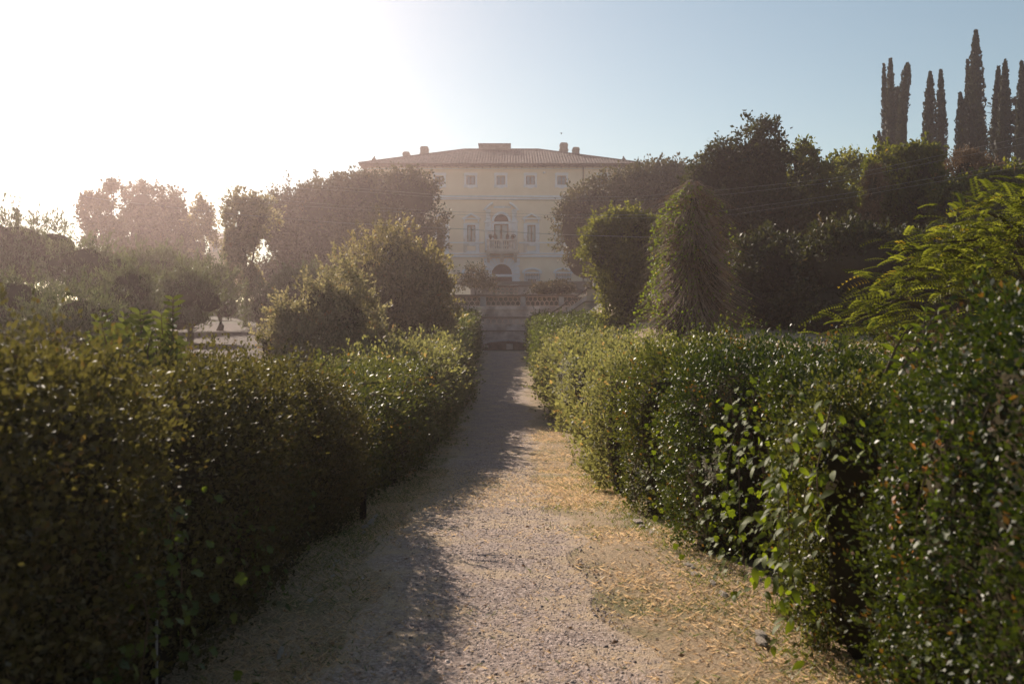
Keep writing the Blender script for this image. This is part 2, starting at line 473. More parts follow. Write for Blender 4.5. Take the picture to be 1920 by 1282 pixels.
def gravel_mat():
    m, t, N, L = new_mat('gravel')
    out = N.new('ShaderNodeOutputMaterial')
    p = N.new('ShaderNodeBsdfPrincipled'); p.inputs['Roughness'].default_value = .92; p.inputs['Specular IOR Level'].default_value = .2
    tc = N.new('ShaderNodeTexCoord')
    vo = N.new('ShaderNodeTexVoronoi'); vo.inputs['Scale'].default_value = 55; vo.inputs['Randomness'].default_value = 1
    L.new(tc.outputs['Object'], vo.inputs['Vector'])
    vo2 = N.new('ShaderNodeTexVoronoi'); vo2.inputs['Scale'].default_value = 120
    L.new(tc.outputs['Object'], vo2.inputs['Vector'])
    sep = N.new('ShaderNodeSeparateColor'); L.new(vo.outputs['Color'], sep.inputs[0])
    r = N.new('ShaderNodeValToRGB'); e = r.color_ramp.elements
    e[0].position = 0; e[0].color = (.17, .125, .107, 1); e[1].position = 1; e[1].color = (.56, .44, .385, 1)
    k = e.new(.6); k.color = (.35, .262, .225, 1)
    L.new(sep.outputs[0], r.inputs[0])
    n2 = N.new('ShaderNodeTexNoise'); n2.inputs['Scale'].default_value = 2.2; n2.inputs['Detail'].default_value = 8; n2.inputs['Roughness'].default_value = .7
    L.new(tc.outputs['Object'], n2.inputs['Vector'])
    r2 = N.new('ShaderNodeValToRGB'); r2.color_ramp.elements[0].position = .47; r2.color_ramp.elements[1].position = .62
    r2.color_ramp.elements[0].color = (0, 0, 0, 1); r2.color_ramp.elements[1].color = (1, 1, 1, 1)
    L.new(n2.outputs['Fac'], r2.inputs[0])
    # more soil and straw towards the two edges (u from the mesh attribute)
    at = N.new('ShaderNodeAttribute'); at.attribute_name = 'edge'
    mul = N.new('ShaderNodeMath'); mul.operation = 'MULTIPLY_ADD'
    L.new(at.outputs['Fac'], mul.inputs[0]); mul.inputs[1].default_value = .75; 
    sc_ = N.new('ShaderNodeMath'); sc_.operation = 'MULTIPLY'; sc_.inputs[1].default_value = .8
    L.new(r2.outputs[0], sc_.inputs[0]); L.new(sc_.outputs[0], mul.inputs[2]); mul.use_clamp = True
    nf = N.new('ShaderNodeTexNoise'); nf.inputs['Scale'].default_value = 60; nf.inputs['Detail'].default_value = 5; nf.inputs['Roughness'].default_value = .8
    L.new(tc.outputs['Object'], nf.inputs['Vector'])
    r3 = N.new('ShaderNodeValToRGB'); r3.color_ramp.elements[0].position = .32; r3.color_ramp.elements[1].position = .68
    r3.color_ramp.elements[0].color = (.28, .195, .125, 1); r3.color_ramp.elements[1].color = (.66, .50, .33, 1)
    L.new(nf.outputs['Fac'], r3.inputs[0])
    mx = N.new('ShaderNodeMix'); mx.data_type = 'RGBA'
    L.new(mul.outputs[0], mx.inputs[0]); L.new(r.outputs[0], mx.inputs[6]); L.new(r3.outputs[0], mx.inputs[7])
    L.new(mx.outputs[2], p.inputs['Base Color'])
    ad = N.new('ShaderNodeMath'); ad.operation = 'ADD'
    L.new(vo.outputs['Distance'], ad.inputs[0]); L.new(vo2.outputs['Distance'], ad.inputs[1])
    inv = N.new('ShaderNodeMath'); inv.operation = 'MULTIPLY'; inv.inputs[1].default_value = -1
    L.new(ad.outputs[0], inv.inputs[0])
    b = N.new('ShaderNodeBump'); b.inputs['Strength'].default_value = .6; b.inputs['Distance'].default_value = .010
    L.new(inv.outputs[0], b.inputs['Height']); L.new(b.outputs[0], p.inputs['Normal'])
    L.new(p.outputs[0], out.inputs[0])
    return m
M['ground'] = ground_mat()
M['gravel'] = gravel_mat()

def build_ground():
    xs = np.unique(np.concatenate([np.linspace(-3.2, 3.2, 65), np.linspace(-30, 30, 61), np.array([40, 55, 75, 110, 150, 195]), -np.array([40, 55, 75, 110, 150, 195])]))
    ys = np.unique(np.concatenate([np.linspace(-6, 20, 131), np.linspace(20, 110, 181), np.array([65.9, 66.1, 73.9, 74.4, 79.9, 80.4]), np.array([120, 135, 160, 200]), -np.array([10, 20, 60, 120, 190.])]))
    X, Y = np.meshgrid(xs, ys)
    Z = ground(X, Y)
    pts = np.stack([X.ravel(), Y.ravel(), np.zeros(X.size)], 1)
    wv = (wob(pts, 1.1, 0) * .015 + wob(pts, 3.0, 1) * .008).reshape(X.shape)
    big = (wob(pts, .12, 2) * .5).reshape(X.shape) * sstep((np.abs(X) - 12) / 20)
    Z = Z + wv + big
    V = np.stack([X.ravel(), Y.ravel(), Z.ravel()], 1)
    nx = len(xs); ny = len(ys)
    i = np.arange(ny - 1)[:, None] * nx + np.arange(nx - 1)[None]
    Q = np.stack([i, i + 1, i + nx + 1, i + nx], -1).reshape(-1, 4)
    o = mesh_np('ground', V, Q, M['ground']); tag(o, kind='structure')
    o.data.polygons.foreach_set('use_smooth', [True] * len(o.data.polygons))
build_ground()

def surf_z(x, y):
    x = np.asarray(x, float); y = np.asarray(y, float)
    p = np.stack([x, y, np.zeros(x.shape)], 1)
    return ground(x, y) + wob(p, 1.1, 0) * .015 + wob(p, 3.0, 1) * .008

def build_path():
    us = np.linspace(-1, 1, 41); ys = np.concatenate([np.linspace(-5, 20, 251), np.linspace(20.2, 61, 205)])
    U, Y = np.meshgrid(us, ys)
    hw_l = 1.02 + .12 * np.sin(Y * 1.7) + .07 * np.sin(Y * 4.3 + 1); hw_r = .62 + .12 * np.sin(Y * 1.3 + 2) + .08 * np.sin(Y * 3.9)
    hw_r = hw_r + .35 * sstep((Y - 18) / 8); hw_l = hw_l + .2 * sstep((Y - 18) / 8)
    X = path_c(Y) - .08 + np.where(U < 0, U * hw_l, U * hw_r)
    Z = surf_z(X.ravel(), Y.ravel()).reshape(X.shape) + .006 - .012 * (np.abs(U) > .99)
    V = np.stack([X.ravel(), Y.ravel(), Z.ravel()], 1)
    nx = len(us); ny = len(ys)
    i = np.arange(ny - 1)[:, None] * nx + np.arange(nx - 1)[None]
    Q = np.stack([i, i + 1, i + nx + 1, i + nx], -1).reshape(-1, 4)
    o = mesh_np('gravel_path', V, Q, M['gravel']); tag(o, kind='structure')
    e = np.abs(U) ** 5 * 1.1
    # the crest where straw covers the whole width, about 9 to 14 m off
    e = e + .9 * np.exp(-((Y - 14) / 3.6) ** 2)
    a = o.data.attributes.new('edge', 'FLOAT', 'POINT'); a.data.foreach_set('value', np.clip(e, 0, 1).astype(np.float32).ravel())
    o.data.polygons.foreach_set('use_smooth', [True] * len(o.data.polygons))
build_path()

# ------------------------------------------------------------------ haze
def build_haze():
    mb = MB().box(-205, 205, -200, 210, -3, 33)
    m, t, N, L = new_mat('haze_air')
    out = N.new('ShaderNodeOutputMaterial')
    pv = N.new('ShaderNodeVolumePrincipled')
    pv.inputs['Color'].default_value = (*HAZE_COL, 1)
    pv.inputs['Density'].default_value = HAZE
    pv.inputs['Anisotropy'].default_value = HAZE_G
    L.new(pv.outputs[0], out.inputs['Volume'])
    o = mb.build('haze', m)
    tag(o, kind='stuff')
build_haze()

# ------------------------------------------------------------------ villa
VD = 120.0
VS = VD / F
def vx(px): return (px - 960) * VS
def vz(py): return EYE + (641 - py) * VS
def arc(cx, cz, r, a0, a1, n):
    return [(cx + r * math.cos(math.radians(a0 + (a1 - a0) * i / n)), cz + r * math.sin(math.radians(a0 + (a1 - a0) * i / n))) for i in range(n + 1)]

def build_villa():
    base_z = gz(vx(940), VD) - .3
    T = empty('villa', (vx(940), VD, 0), 'large yellow villa with white stone trim and low tiled hip roof above the terraces', 'villa')
    T.location = (0, 0, 0)
    A = lambda mb, name, mat, par=T, smooth=False: mb.build(name, mat, par, (0, 0, 0), smooth)
    x0, x1 = vx(690), vx(1186)
    ztop = vz(313)
    holes = []
    win_top = [824, 882.5, 939, 994.5, 1053, 1131, 747]
    for c in win_top: holes.append((vx(c - 8), vx(c + 8), vz(347), vz(330)))
    piano = [883.7, 996.5, 827, 1053.5, 1131, 747]
    for c in piano: holes.append((vx(c - 7.5), vx(c + 7.5), vz(453.5), vz(422)))
    gfw = [997.6, 1056, 884, 826]
    for c in gfw: holes.append((vx(c - 8), vx(c + 8), vz(548), vz(523)))
    acx = 939.8
    holes.append((vx(acx - 13.5), vx(acx + 13.5), vz(469), vz(402)))
    dcx = 941.0
    holes.append((vx(dcx - 19), vx(dcx + 19), vz(549), vz(496)))
    xs = sorted(set([x0, x1] + [h[0] for h in holes] + [h[1] for h in holes]))
    zs = sorted(set([base_z, ztop] + [h[2] for h in holes] + [h[3] for h in holes]))
    V = []; Fc = []
    th = .45
    idx = {}
    def vert(x, y, z):
        k = (round(x, 4), round(y, 4), round(z, 4))
        if k not in idx: idx[k] = len(V); V.append(k)
        return idx[k]
    def hole(i, j):
        if i < 0 or j < 0 or i >= len(xs) - 1 or j >= len(zs) - 1: return None
        mx, mz = (xs[i] + xs[i + 1]) / 2, (zs[j] + zs[j + 1]) / 2
        return any(h[0] < mx < h[1] and h[2] < mz < h[3] for h in holes)
    for i in range(len(xs) - 1):
        for j in range(len(zs) - 1):
            if hole(i, j): continue
            a, b, c, d = xs[i], xs[i + 1], zs[j], zs[j + 1]
            Fc.append([vert(a, VD, c), vert(b, VD, c), vert(b, VD, d), vert(a, VD, d)])
            for (ii, jj, p, q) in ((i - 1, j, (a, c), (a, d)), (i + 1, j, (b, d), (b, c)), (i, j - 1, (b, c), (a, c)), (i, j + 1, (a, d), (b, d))):
                if hole(ii, jj) is not False:
                    Fc.append([vert(p[0], VD, p[1]), vert(q[0], VD, q[1]), vert(q[0], VD + th, q[1]), vert(p[0], VD + th, p[1])])
    mesh('front_wall', V, Fc, M['plaster'], T)
    mb = MB(); mb.box(x0, x0 + th, VD + th + .003, VD + 23, base_z, ztop); mb.box(x1 - th, x1, VD + th + .003, VD + 23, base_z, ztop)
    mb.box(x0 + th + .003, x1 - th - .003, VD + 22.5, VD + 23, base_z, ztop)
    A(mb, 'side_wall', M['plaster'])
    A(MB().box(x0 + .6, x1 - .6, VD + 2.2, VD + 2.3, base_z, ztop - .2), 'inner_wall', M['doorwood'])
    # string courses
    def course(py, h, out, name='string_course', xa=None, xb=None):
        A(MB().box(xa or x0 - .02, xb or x1 + .02, VD - out, VD - .002, vz(py) - h / 2, vz(py) + h / 2), name, M['trimclean'])
    course(368.6, .26, .10); course(373.4, .17, .22)
    course(475.4, .15, .12); course(480.4, .24, .20)
    course(316.2, .12, .10, 'eaves_moulding')
    for a, b in ((690, 868.5), (899.5, 907), (973, 981.5), (1012, 1038), (1069, 1186)):
        A(MB().box(vx(a), vx(b), VD - .07, VD - .002, vz(456.3), vz(453.9)), 'sill_band', M['trimclean'])
    # small top floor windows
    proto = None
    for k, c in enumerate(win_top):
        par = part_empty('window', T, (vx(c), VD, vz(338)))
        if k == 0:
            hw, hh = 8 * VS, 8.5 * VS
            fr = MB()
            ow, oh = 13 * VS, 14 * VS
            lob = [(-ow, oh - .08), (-ow * .8, oh), (ow * .8, oh), (ow, oh - .08), (ow * .93, oh * .5), (ow * .93, -oh * .5), (ow, -oh * .8), (ow * .9, -oh - .05), (ow * .7, -oh + .06), (ow * .45, -oh), (ow * .2, -oh - .10), (-ow * .2, -oh - .10), (-ow * .45, -oh), (-ow * .7, -oh + .06), (-ow * .9, -oh - .05), (-ow, -oh * .8), (-ow * .93, -oh * .5), (-ow * .93, oh * .5)]
            # four members round the opening
            fr.prism([(-hw, hh), (hw, hh)] + [lob[3], lob[2], lob[1], lob[0]], -.07, -.002)
            fr.prism([(-hw, -hh), (-hw, hh), lob[0], lob[17], lob[16], lob[15]], -.07, -.002)
            fr.prism([(hw, hh), (hw, -hh), lob[6], lob[5], lob[4], lob[3]], -.07, -.002)
            fr.prism([(-hw, -hh), lob[15], lob[14], lob[13], lob[12], lob[11], lob[10], lob[9], lob[8], lob[7], lob[6], (hw, -hh)], -.07, -.002)
            p1 = fr.build('surround', M['trimclean'], par)
            wd = MB(); t = .09
            wd.box(-hw, hw, .14, .22, hh - t, hh); wd.box(-hw, hw, .14, .22, -hh, -hh + t)
            wd.box(-hw, -hw + t, .14, .22, -hh + t, hh - t); wd.box(hw - t, hw, .14, .22, -hh + t, hh - t); wd.box(-.07, .07, .13, .22, -hh + t, hh - t)
            p2 = wd.build('frame', M['wood'], par)
            p3 = MB().box(-hw + t, -.07, .18, .20, -hh + t, hh - t).build('pane', M['glass'], par)
            p4 = MB().box(.07, hw - t, .18, .20, -hh + t, hh - t).build('pane', M['glass'], par)
            p5 = MB().box(-hw + .02, hw - .02, .34, .36, -hh + .02, hh - .02).build('curtain', M['curtain'], par)
            proto = [p1, p2, p3, p4, p5]
        else:
            for q in proto: inst(q, par, q.location)
    # piano nobile windows
    proto = None
    for k, c in enumerate(piano):
        cz = vz(437.7)
        par = part_empty('window', T, (vx(c), VD, cz))
        if k == 0:
            Z = lambda py: vz(py) - cz
            X = lambda d: d * VS
            hw = 7.5
            p = []
            fr = MB(); ya, yb = -.09, -.002
            fr.box(X(-14.8), X(-hw), ya, yb, Z(454), Z(418)); fr.box(X(hw), X(14.8), ya, yb, Z(454), Z(418))
            fr.box(X(-hw), X(hw), ya, yb, Z(422), Z(418))
            p.append(fr.build('surround', M['trim'], par))
            fr = MB()
            fr.box(X(-15), X(-8), -.08, yb, Z(474.2), Z(456.5)); fr.box(X(8), X(15), -.08, yb, Z(474.2), Z(456.5))
            fr.box(X(-8), X(8), -.08, yb, Z(461.2), Z(456.5)); fr.box(X(-8), X(8), -.08, yb, Z(474.2), Z(470.3))
            p.append(fr.build('apron', M['trim'], par))
            p.append(MB().box(X(-15.6), X(15.6), -.16, -.003, Z(456.4), Z(453.9)).build('sill', M['trimclean'], par))
            fr = MB()
            fr.prism([(X(-17), Z(411.6)), (X(17), Z(411.6)), (X(17), Z(409.4)), (X(-17), Z(409.4))], -.30, -.002)
            fr.prism([(X(-17), Z(409.3)), (X(-11), Z(409.3)), (X(0), Z(403)), (X(0), Z(399.8))], -.34, -.002)
            fr.prism([(X(0), Z(399.8)), (X(0), Z(403)), (X(11), Z(409.3)), (X(17), Z(409.3))], -.34, -.002)
            p.append(fr.build('pediment', M['trimclean'], par))
            p.append(MB().box(X(-14.6), X(-12), -.2, -.002, Z(416.4), Z(411.7)).build('bracket', M['trimclean'], par))
            p.append(MB().box(X(12), X(14.6), -.2, -.002, Z(416.4), Z(411.7)).build('bracket', M['trimclean'], par))
            wd = MB(); t = .10; a, b = X(hw), Z(422); z0 = Z(453.5)
            wd.box(-a, a, .14, .22, b - t, b); wd.box(-a, a, .14, .22, z0, z0 + t)
            wd.box(-a, -a + t, .14, .22, z0 + t, b - t); wd.box(a - t, a, .14, .22, z0 + t, b - t); wd.box(-.08, .08, .13, .22, z0 + t, b - t)
            p.append(wd.build('frame', M['wood'], par))
            p.append(MB().box(-a + t, -.08, .18, .20, z0 + t, b - t).build('pane', M['glass'], par))
            p.append(MB().box(.08, a - t, .18, .20, z0 + t, b - t).build('pane', M['glass'], par))
            p.append(MB().box(-a + .02, a - .02, .34, .36, z0 + .02, b - .02).build('curtain', M['curtain'], par))
            proto = p
        else:
            for q in proto: inst(q, par, q.location)
    # ground floor windows with iron grilles
    proto = None
    for k, c in enumerate(gfw):
        cz = vz(530)
        par = part_empty('window', T, (vx(c), VD, cz))
        if k == 0:
            Z = lambda py: vz(py) - cz
            X = lambda d: d * VS
            p = []
            fr = MB()
            fr.box(X(-15), X(-8), -.09, -.002, Z(549), Z(517.5)); fr.box(X(8), X(15), -.09, -.002, Z(549), Z(517.5)); fr.box(X(-8), X(8), -.09, -.002, Z(523), Z(517.5))
            p.append(fr.build('surround', M['trim'], par))
            fr = MB()
            fr.box(X(-18.5), X(18.5), -.30, -.002, Z(512.8), Z(510.4))
            R = 22 * VS; czz = Z(503) - R
            o = [(x, z) for x, z in arc(0, czz, R, 148, 32, 12)]
            ends = X(18.5)
            o = [(ends * math.cos(math.pi * i / 12) * -1, Z(510.3) + (Z(502.3) - Z(510.3)) * math.sin(math.pi * i / 12)) for i in range(13)]
            inn = [(X(13.5) * math.cos(math.pi * i / 12) * -1, Z(510.3) + (Z(505.3) - Z(510.3)) * math.sin(math.pi * i / 12)) for i in range(13)]
            fr.band(o, inn, -.33, -.003)
            p.append(fr.build('pediment', M['trimclean'], par))
            p.append(MB().box(X(-15.5), X(-13), -.22, -.002, Z(517.3), Z(512.9)).build('bracket', M['trimclean'], par))
            p.append(MB().box(X(13), X(15.5), -.22, -.002, Z(517.3), Z(512.9)).build('bracket', M['trimclean'], par))
            wd = MB(); a = X(8); b = Z(523.2); z0 = Z(548); t = .1
            wd.box(-a, a, .14, .22, b - t, b); wd.box(-a, -a + t, .14, .22, z0, b - t); wd.box(a - t, a, .14, .22, z0, b - t); wd.box(-.08, .08, .14, .22, z0, b - t)
            for zz in (.35, .7): wd.box(-a + t, a - t, .15, .21, z0 + (b - z0) * zz - .03, z0 + (b - z0) * zz + .03)
            p.append(wd.build('frame', M['wood'], par))
            p.append(MB().box(-a + t, -.08, .19, .20, z0, b - t).build('pane', M['glass'], par))
            p.append(MB().box(.08, a - t, .19, .20, z0, b - t).build('pane', M['glass'], par))
            p.append(MB().box(-a + .02, a - .02, .34, .36, z0, b - .02).build('curtain', M['curtain'], par))
            g = MB()
            for i in range(10):
                xx = X(-13.2) + X(26.4) * i / 9
                g.tube([(xx, -.38, Z(549)), (xx, -.38, Z(513.2))], .03, 4)
            for zz in (517, 524, 531, 538, 545): g.box(X(-13.5), X(13.5), -.40, -.35, Z(zz) - .025, Z(zz) + .025)
            p.append(g.build('iron_grille', M['iron'], par))
            proto = p
        else:
            for q in proto: inst(q, par, q.location)
    # central arched window group
    par = part_empty('arched_window', T)
    cz = vz(415.4)
    r_o, r_i = 18 * VS, 13.5 * VS
    mb = MB().band(arc(vx(acx), cz, r_o, 0, 180, 20), arc(vx(acx), cz, r_i, 0, 180, 20), VD - .22, VD - .003)
    mb.build('archivolt', M['trimclean'], par)
    # filling of the square head around the round opening
    rr = 13.5 * VS
    mb = MB()
    for sgn in (0, 1):
        a = arc(vx(acx), cz, rr - .001, 90 * sgn, 90 * sgn + 90, 10)
        cor = (vx(acx) + (rr if sgn == 0 else -rr), cz + rr)
        for i in range(10): mb.prism([a[i], a[i + 1], cor], VD + .004, VD + .4)
    mb.build('spandrel', M['plaster'], par)
    mb = MB(); mb.box(vx(acx - 18), vx(acx - 13.5), VD - .16, VD - .003, vz(469), vz(417.2)); mb.box(vx(acx + 13.5), vx(acx + 18), VD - .16, VD - .003, vz(469), vz(417.2))
    mb.build('jamb', M['trim'], par)
    mb = MB(); mb.box(vx(acx - 13.4), vx(acx + 13.4), VD - .05, VD + .3, vz(420), vz(415.8)); mb.build('transom', M['trimclean'], par)
    mb = MB().prism(arc(vx(acx), cz, rr - .02, 0, 180, 20), VD + .22, VD + .26); mb.build('lunette', M['doorwood'], par)
    wd = MB(); a = 13.3 * VS; cx = vx(acx); z0, z1 = vz(468), vz(420.1)
    wd.box(cx - a, cx + a, VD + .14, VD + .24, z1 - .12, z1); wd.box(cx - a, cx - a + .13, VD + .14, VD + .24, z0, z1 - .12); wd.box(cx + a - .13, cx + a, VD + .14, VD + .24, z0, z1 - .12); wd.box(cx - .12, cx + .12, VD + .13, VD + .24, z0, z1 - .12)
    wd.build('frame', M['wood'], par)
    MB().box(cx - a + .13, cx - .12, VD + .19, VD + .21, z0, z1 - .12).build('pane', M['glass'], par)
    MB().box(cx + .12, cx + a - .13, VD + .19, VD + .21, z0, z1 - .12).build('pane', M['glass'], par)
    MB().box(cx - a + .02, cx + a - .02, VD + .34, VD + .36, z0, z1 - .02).build('curtain', M['curtain'], par)
    par = part_empty('window_aedicule', T)
    for sg in (-1, 1):
        def XX(d): return vx(acx + sg * d)
        def B(d0, d1, ya, yb, za, zb, nm, mt=M['trim']):
            a, b = sorted((XX(d0), XX(d1)))
            return MB().box(a, b, VD - ya, VD - yb, vz(za), vz(zb)).build(nm, mt, par)
        B(18.5, 30.5, .14, .003, 469, 417.6, 'pilaster')
        B(17.5, 31.8, .24, .003, 417.2, 414.8, 'impost', M['trimclean'])
        B(19.8, 29.2, .18, .003, 414.6, 410.5, 'pilaster_block')
        B(20.5, 28.6, .20, .003, 410.2, 398.6, 'upper_pilaster')
        B(19.6, 29.6, .26, .003, 398.4, 395.2, 'capital', M['trimclean'])
        o = [(XX(32.5), vz(393.2)), (XX(27), vz(386.8)), (XX(21.5), vz(382)), (XX(15.5), vz(379))]
        i = [(XX(29), vz(393.2)), (XX(25.5), vz(390.0)), (XX(21), vz(386.2)), (XX(15.5), vz(383))]
        MB().band(o, i, VD - .45, VD - .003).build('broken_pediment', M['trimclean'], par)
        a, b = sorted((XX(32.8), XX(20)))
        MB().box(a, b, VD - .42, VD - .003, vz(395), vz(393.3)).build('pediment_base', M['trimclean'], par)
    MB().box(vx(acx - 14), vx(acx + 18), VD - .05, VD - .003, vz(390.5), vz(386.5)).build('inscription_band', M['trim'], par)
    # balcony
    par = part_empty('balcony', T)
    bx0, bx1 = vx(913.2), vx(969.4); yb = VD - 1.35
    MB().box(vx(910.8), vx(973), yb - .12, VD - .25, vz(474.6), vz(471.2)).build('slab', M['travertine'], par)
    MB().box(vx(912.6), vx(971), yb - .02, VD - .26, vz(477), vz(474.7)).build('slab_moulding', M['travertine'], par)
    MB().box(bx0, bx1, yb - .04, yb + .30, vz(453.4), vz(450.8)).build('handrail', M['travertine'], par)
    MB().box(bx0, bx1, yb, yb + .26, vz(471.1), vz(468.2)).build('plinth', M['travertine'], par)
    for (a, b) in ((913.4, 917.8), (938.2, 943.4), (964.6, 969.2)):
        MB().box(vx(a), vx(b), yb + .01, yb + .25, vz(468.1), vz(453.5)).build('pedestal', M['travertine'], par)
    hb = vz(453.6) - vz(468)
    src = None
    prof = [(.09, 0), (.09, .06), (.05, .10), (.10, .28), (.115, .38), (.06, .62), (.05, .80), (.09, .88), (.09, hb)]
    for a, b in ((918.6, 937.6), (944.4, 963.8)):
        for k in range(5):
            xx = vx(a + (b - a) * (k + .5) / 5)
            if src is None:
                src = MB().lathe((0, 0, 0), prof, 8).build('baluster', M['travertine'], par, (0, 0, 0)); src.location = (xx, yb + .13, vz(468))
            else: inst(src, par, (xx, yb + .13, vz(468)))
    for c in (916, 941.2, 966.5):
        mb = MB()
        x_ = vx(c)
        for (dy, za, zb, w_) in ((1.25, 480.5, 477.1, .22), (.95, 485, 480.6, .20), (.6, 489.5, 485.1, .18), (.35, 492.5, 489.6, .15)):
            mb.box(x_ - w_, x_ + w_, VD - dy, VD - .23, vz(za), vz(zb))
        mb.build('corbel', M['travertine'], par)
    # portal
    par = part_empty('portal', T)
    cx, cz = vx(dcx), vz(514.3)
    r0 = 19 * VS
    W = 33.5 * VS; Htop = vz(484.5)
    nv = 13
    for i in range(nv):
        a0, a1 = 180 * i / nv + .7, 180 * (i + 1) / nv - .7
        def outp(a):
            ca, sa = math.cos(math.radians(a)), math.sin(math.radians(a))
            t = 1e9
            if abs(ca) > 1e-6: t = min(t, W / abs(ca))
            if sa > 1e-6: t = min(t, (Htop - cz) / sa)
            t = min(t, 34.5 * VS if i % 2 else 38 * VS)
            return (cx + ca * t, cz + sa * t)
        pts = [(cx + r0 * math.cos(math.radians(a)), cz + r0 * math.sin(math.radians(a))) for a in (a0, (a0 + a1) / 2, a1)]
        o1, o2 = outp(a0), outp(a1)
        MB().prism([pts[0], o1, o2, pts[2], pts[1]], VD - (.26 if i % 2 else .22), VD - .003).build('voussoir', M['trimclean'], par)
    for sg in (-1, 1):
        for j in range(8):
            za = 514.8 + j * 4.6
            w_ = 34.5 if j % 2 == 0 else 32.5
            a, b = sorted((vx(dcx + sg * 19), vx(dcx + sg * w_)))
            MB().box(a, b, VD - .24, VD - .003, vz(za + 4.2), vz(za)).build('quoin', M['trimclean'], par)
    for sg in (-1, 1):
        a, b = sorted((vx(dcx + sg * 27), vx(dcx + sg * 33.5)))
        MB().box(a, b, VD - .20, VD - .003, vz(497.5), vz(491.5)).build('quoin', M['trimclean'], par)
        MB().box(a, b, VD - .20, VD - .003, vz(491.0), vz(484.5)).build('quoin', M['trimclean'], par)
    MB().box(vx(dcx - 18.9), vx(dcx + 18.9), VD - .1, VD + .35, vz(518.9), vz(514.5)).build('lintel', M['trimclean'], par)
    mb = MB()
    for sgn in (0, 1):
        a = arc(cx, cz, r0 - .001, 90 * sgn, 90 * sgn + 90, 10)
        cor = (cx + (r0 if sgn == 0 else -r0), vz(496) + .0)
        for i in range(10): mb.prism([a[i], a[i + 1], cor], VD + .004, VD + .4)
    mb.build('spandrel', M['trim'], par)
    fl = MB()
    fl.band(arc(cx, cz, r0 - .005, 0, 180, 20), arc(cx, cz, r0 - .1, 0, 180, 20), VD + .12, VD + .2)
    for i in range(1, 18):
        a = math.radians(10 * i)
        d = Vector((math.cos(a), math.sin(a))); n = Vector((-d.y, d.x)) * .014
        p0 = Vector((cx, cz)) + d * .25; p1 = Vector((cx, cz)) + d * (r0 - .1)
        fl.prism([tuple(p0 - n), tuple(p1 - n), tuple(p1 + n), tuple(p0 + n)], VD + .14, VD + .18)
    for rr_ in (.25, .65, .95): fl.band(arc(cx, cz, rr_ + .02, 0, 180, 16), arc(cx, cz, rr_ - .02, 0, 180, 16), VD + .145, VD + .175)
    fl.build('fanlight_grille', M['wood'], par)
    MB().prism(arc(cx, cz, r0 - .02, 0, 180, 20), VD + .24, VD + .27).build('fanlight_glass', M['curtain'], par)
    MB().box(cx - r0 + .01, cx - .02, VD + .32, VD + .42, base_z, vz(519)).build('door_leaf', M['doorwood'], par)
    MB().box(cx + .02, cx + r0 - .01, VD + .32, VD + .42, base_z, vz(519)).build('door_leaf', M['doorwood'], par)
    # downpipes
    for c, lo in ((784, 420), (1093.5, 548)):
        MB().tube([(vx(c), VD - .12, vz(311.5)), (vx(c), VD - .12, vz(lo))], .065, 6).build('downpipe', M['pipe'], T)
    # lamp
    lp = part_empty('wall_lamp', T)
    MB().lathe((vx(1020.5), VD - .28, vz(327)), [(.02, 0), (.15, .06), (.18, .16), (.12, .26), (.03, .30)], 10).build('lamp_globe', M['lamp'], lp, smooth=True)
    MB().box(vx(1020.5) - .05, vx(1020.5) + .05, VD - .2, VD - .003, vz(325.4), vz(323.6)).build('lamp_bracket', M['iron'], lp)
    # roof
    roof = part_empty('roof', T)
    ov = .95
    ex0, ex1 = x0 - ov, x1 + ov + .1
    ey0, ey1 = VD - ov, VD + 23 + ov
    ze = vz(311) + .1
    rx0, rx1 = vx(870) * 1.09, vx(1010) * 1.09
    yr = VD + 11.0
    zr = EYE + (641 - 281.5) / F * yr
    v = [(ex0, ey0, ze), (ex1, ey0, ze), (ex1, ey1, ze), (ex0, ey1, ze), (rx0, yr, zr), (rx1, yr, zr)]
    v += [(x, y, z - .16) for x, y, z in v[:4]]
    mesh('roof_slope', v, [(0, 1, 5, 4), (1, 2, 5), (2, 3, 4, 5), (3, 0, 4), (0, 6, 7, 1), (1, 7, 8, 2), (2, 8, 9, 3), (3, 9, 6, 0), (6, 9, 8, 7)], M['tile'], roof)
    # tile columns on the front slope
    mb = MB()
    n = int((ex1 - ex0) / .34)
    for i in range(n):
        x = ex0 + (i + .5) * (ex1 - ex0) / n
        if x < rx0: top = (x - ex0) / (rx0 - ex0)
        elif x > rx1: top = (ex1 - x) / (ex1 - rx1)
        else: top = 1
        L_ = top * (yr - ey0)
        m_ = max(1, int(L_ / .5))
        for j in range(m_):
            ya = ey0 - .05 + j * L_ / m_; yb_ = ey0 + (j + 1.12) * L_ / m_
            yb_ = min(yb_, ey0 + L_ + .05)
            f = (zr - ze) / (yr - ey0)
            za = ze + (ya - ey0) * f; zb = ze + (yb_ - ey0) * f
            jx = random.uniform(-.015, .015); up = random.uniform(.085, .12)
            b = len(mb.v)
            for (yy, zz, r_, h_) in ((ya, za, .115, up), (yb_, zb, .09, up - .035)):
                mb.v += [(x + jx - r_, yy, zz + .005), (x + jx - r_ * .6, yy, zz + h_ * .8), (x + jx, yy, zz + h_), (x + jx + r_ * .6, yy, zz + h_ * .8), (x + jx + r_, yy, zz + .005)]
            for k in range(4): mb.f.append((b + k, b + k + 1, b + 6 + k, b + 5 + k))
            mb.f.append((b, b + 1, b + 2, b + 3)); mb.f.append((b, b + 3, b + 4))
    t_ = mb.build('roof_tiles', M['tile'], roof); tag(t_, kind='stuff')
    mb = MB()
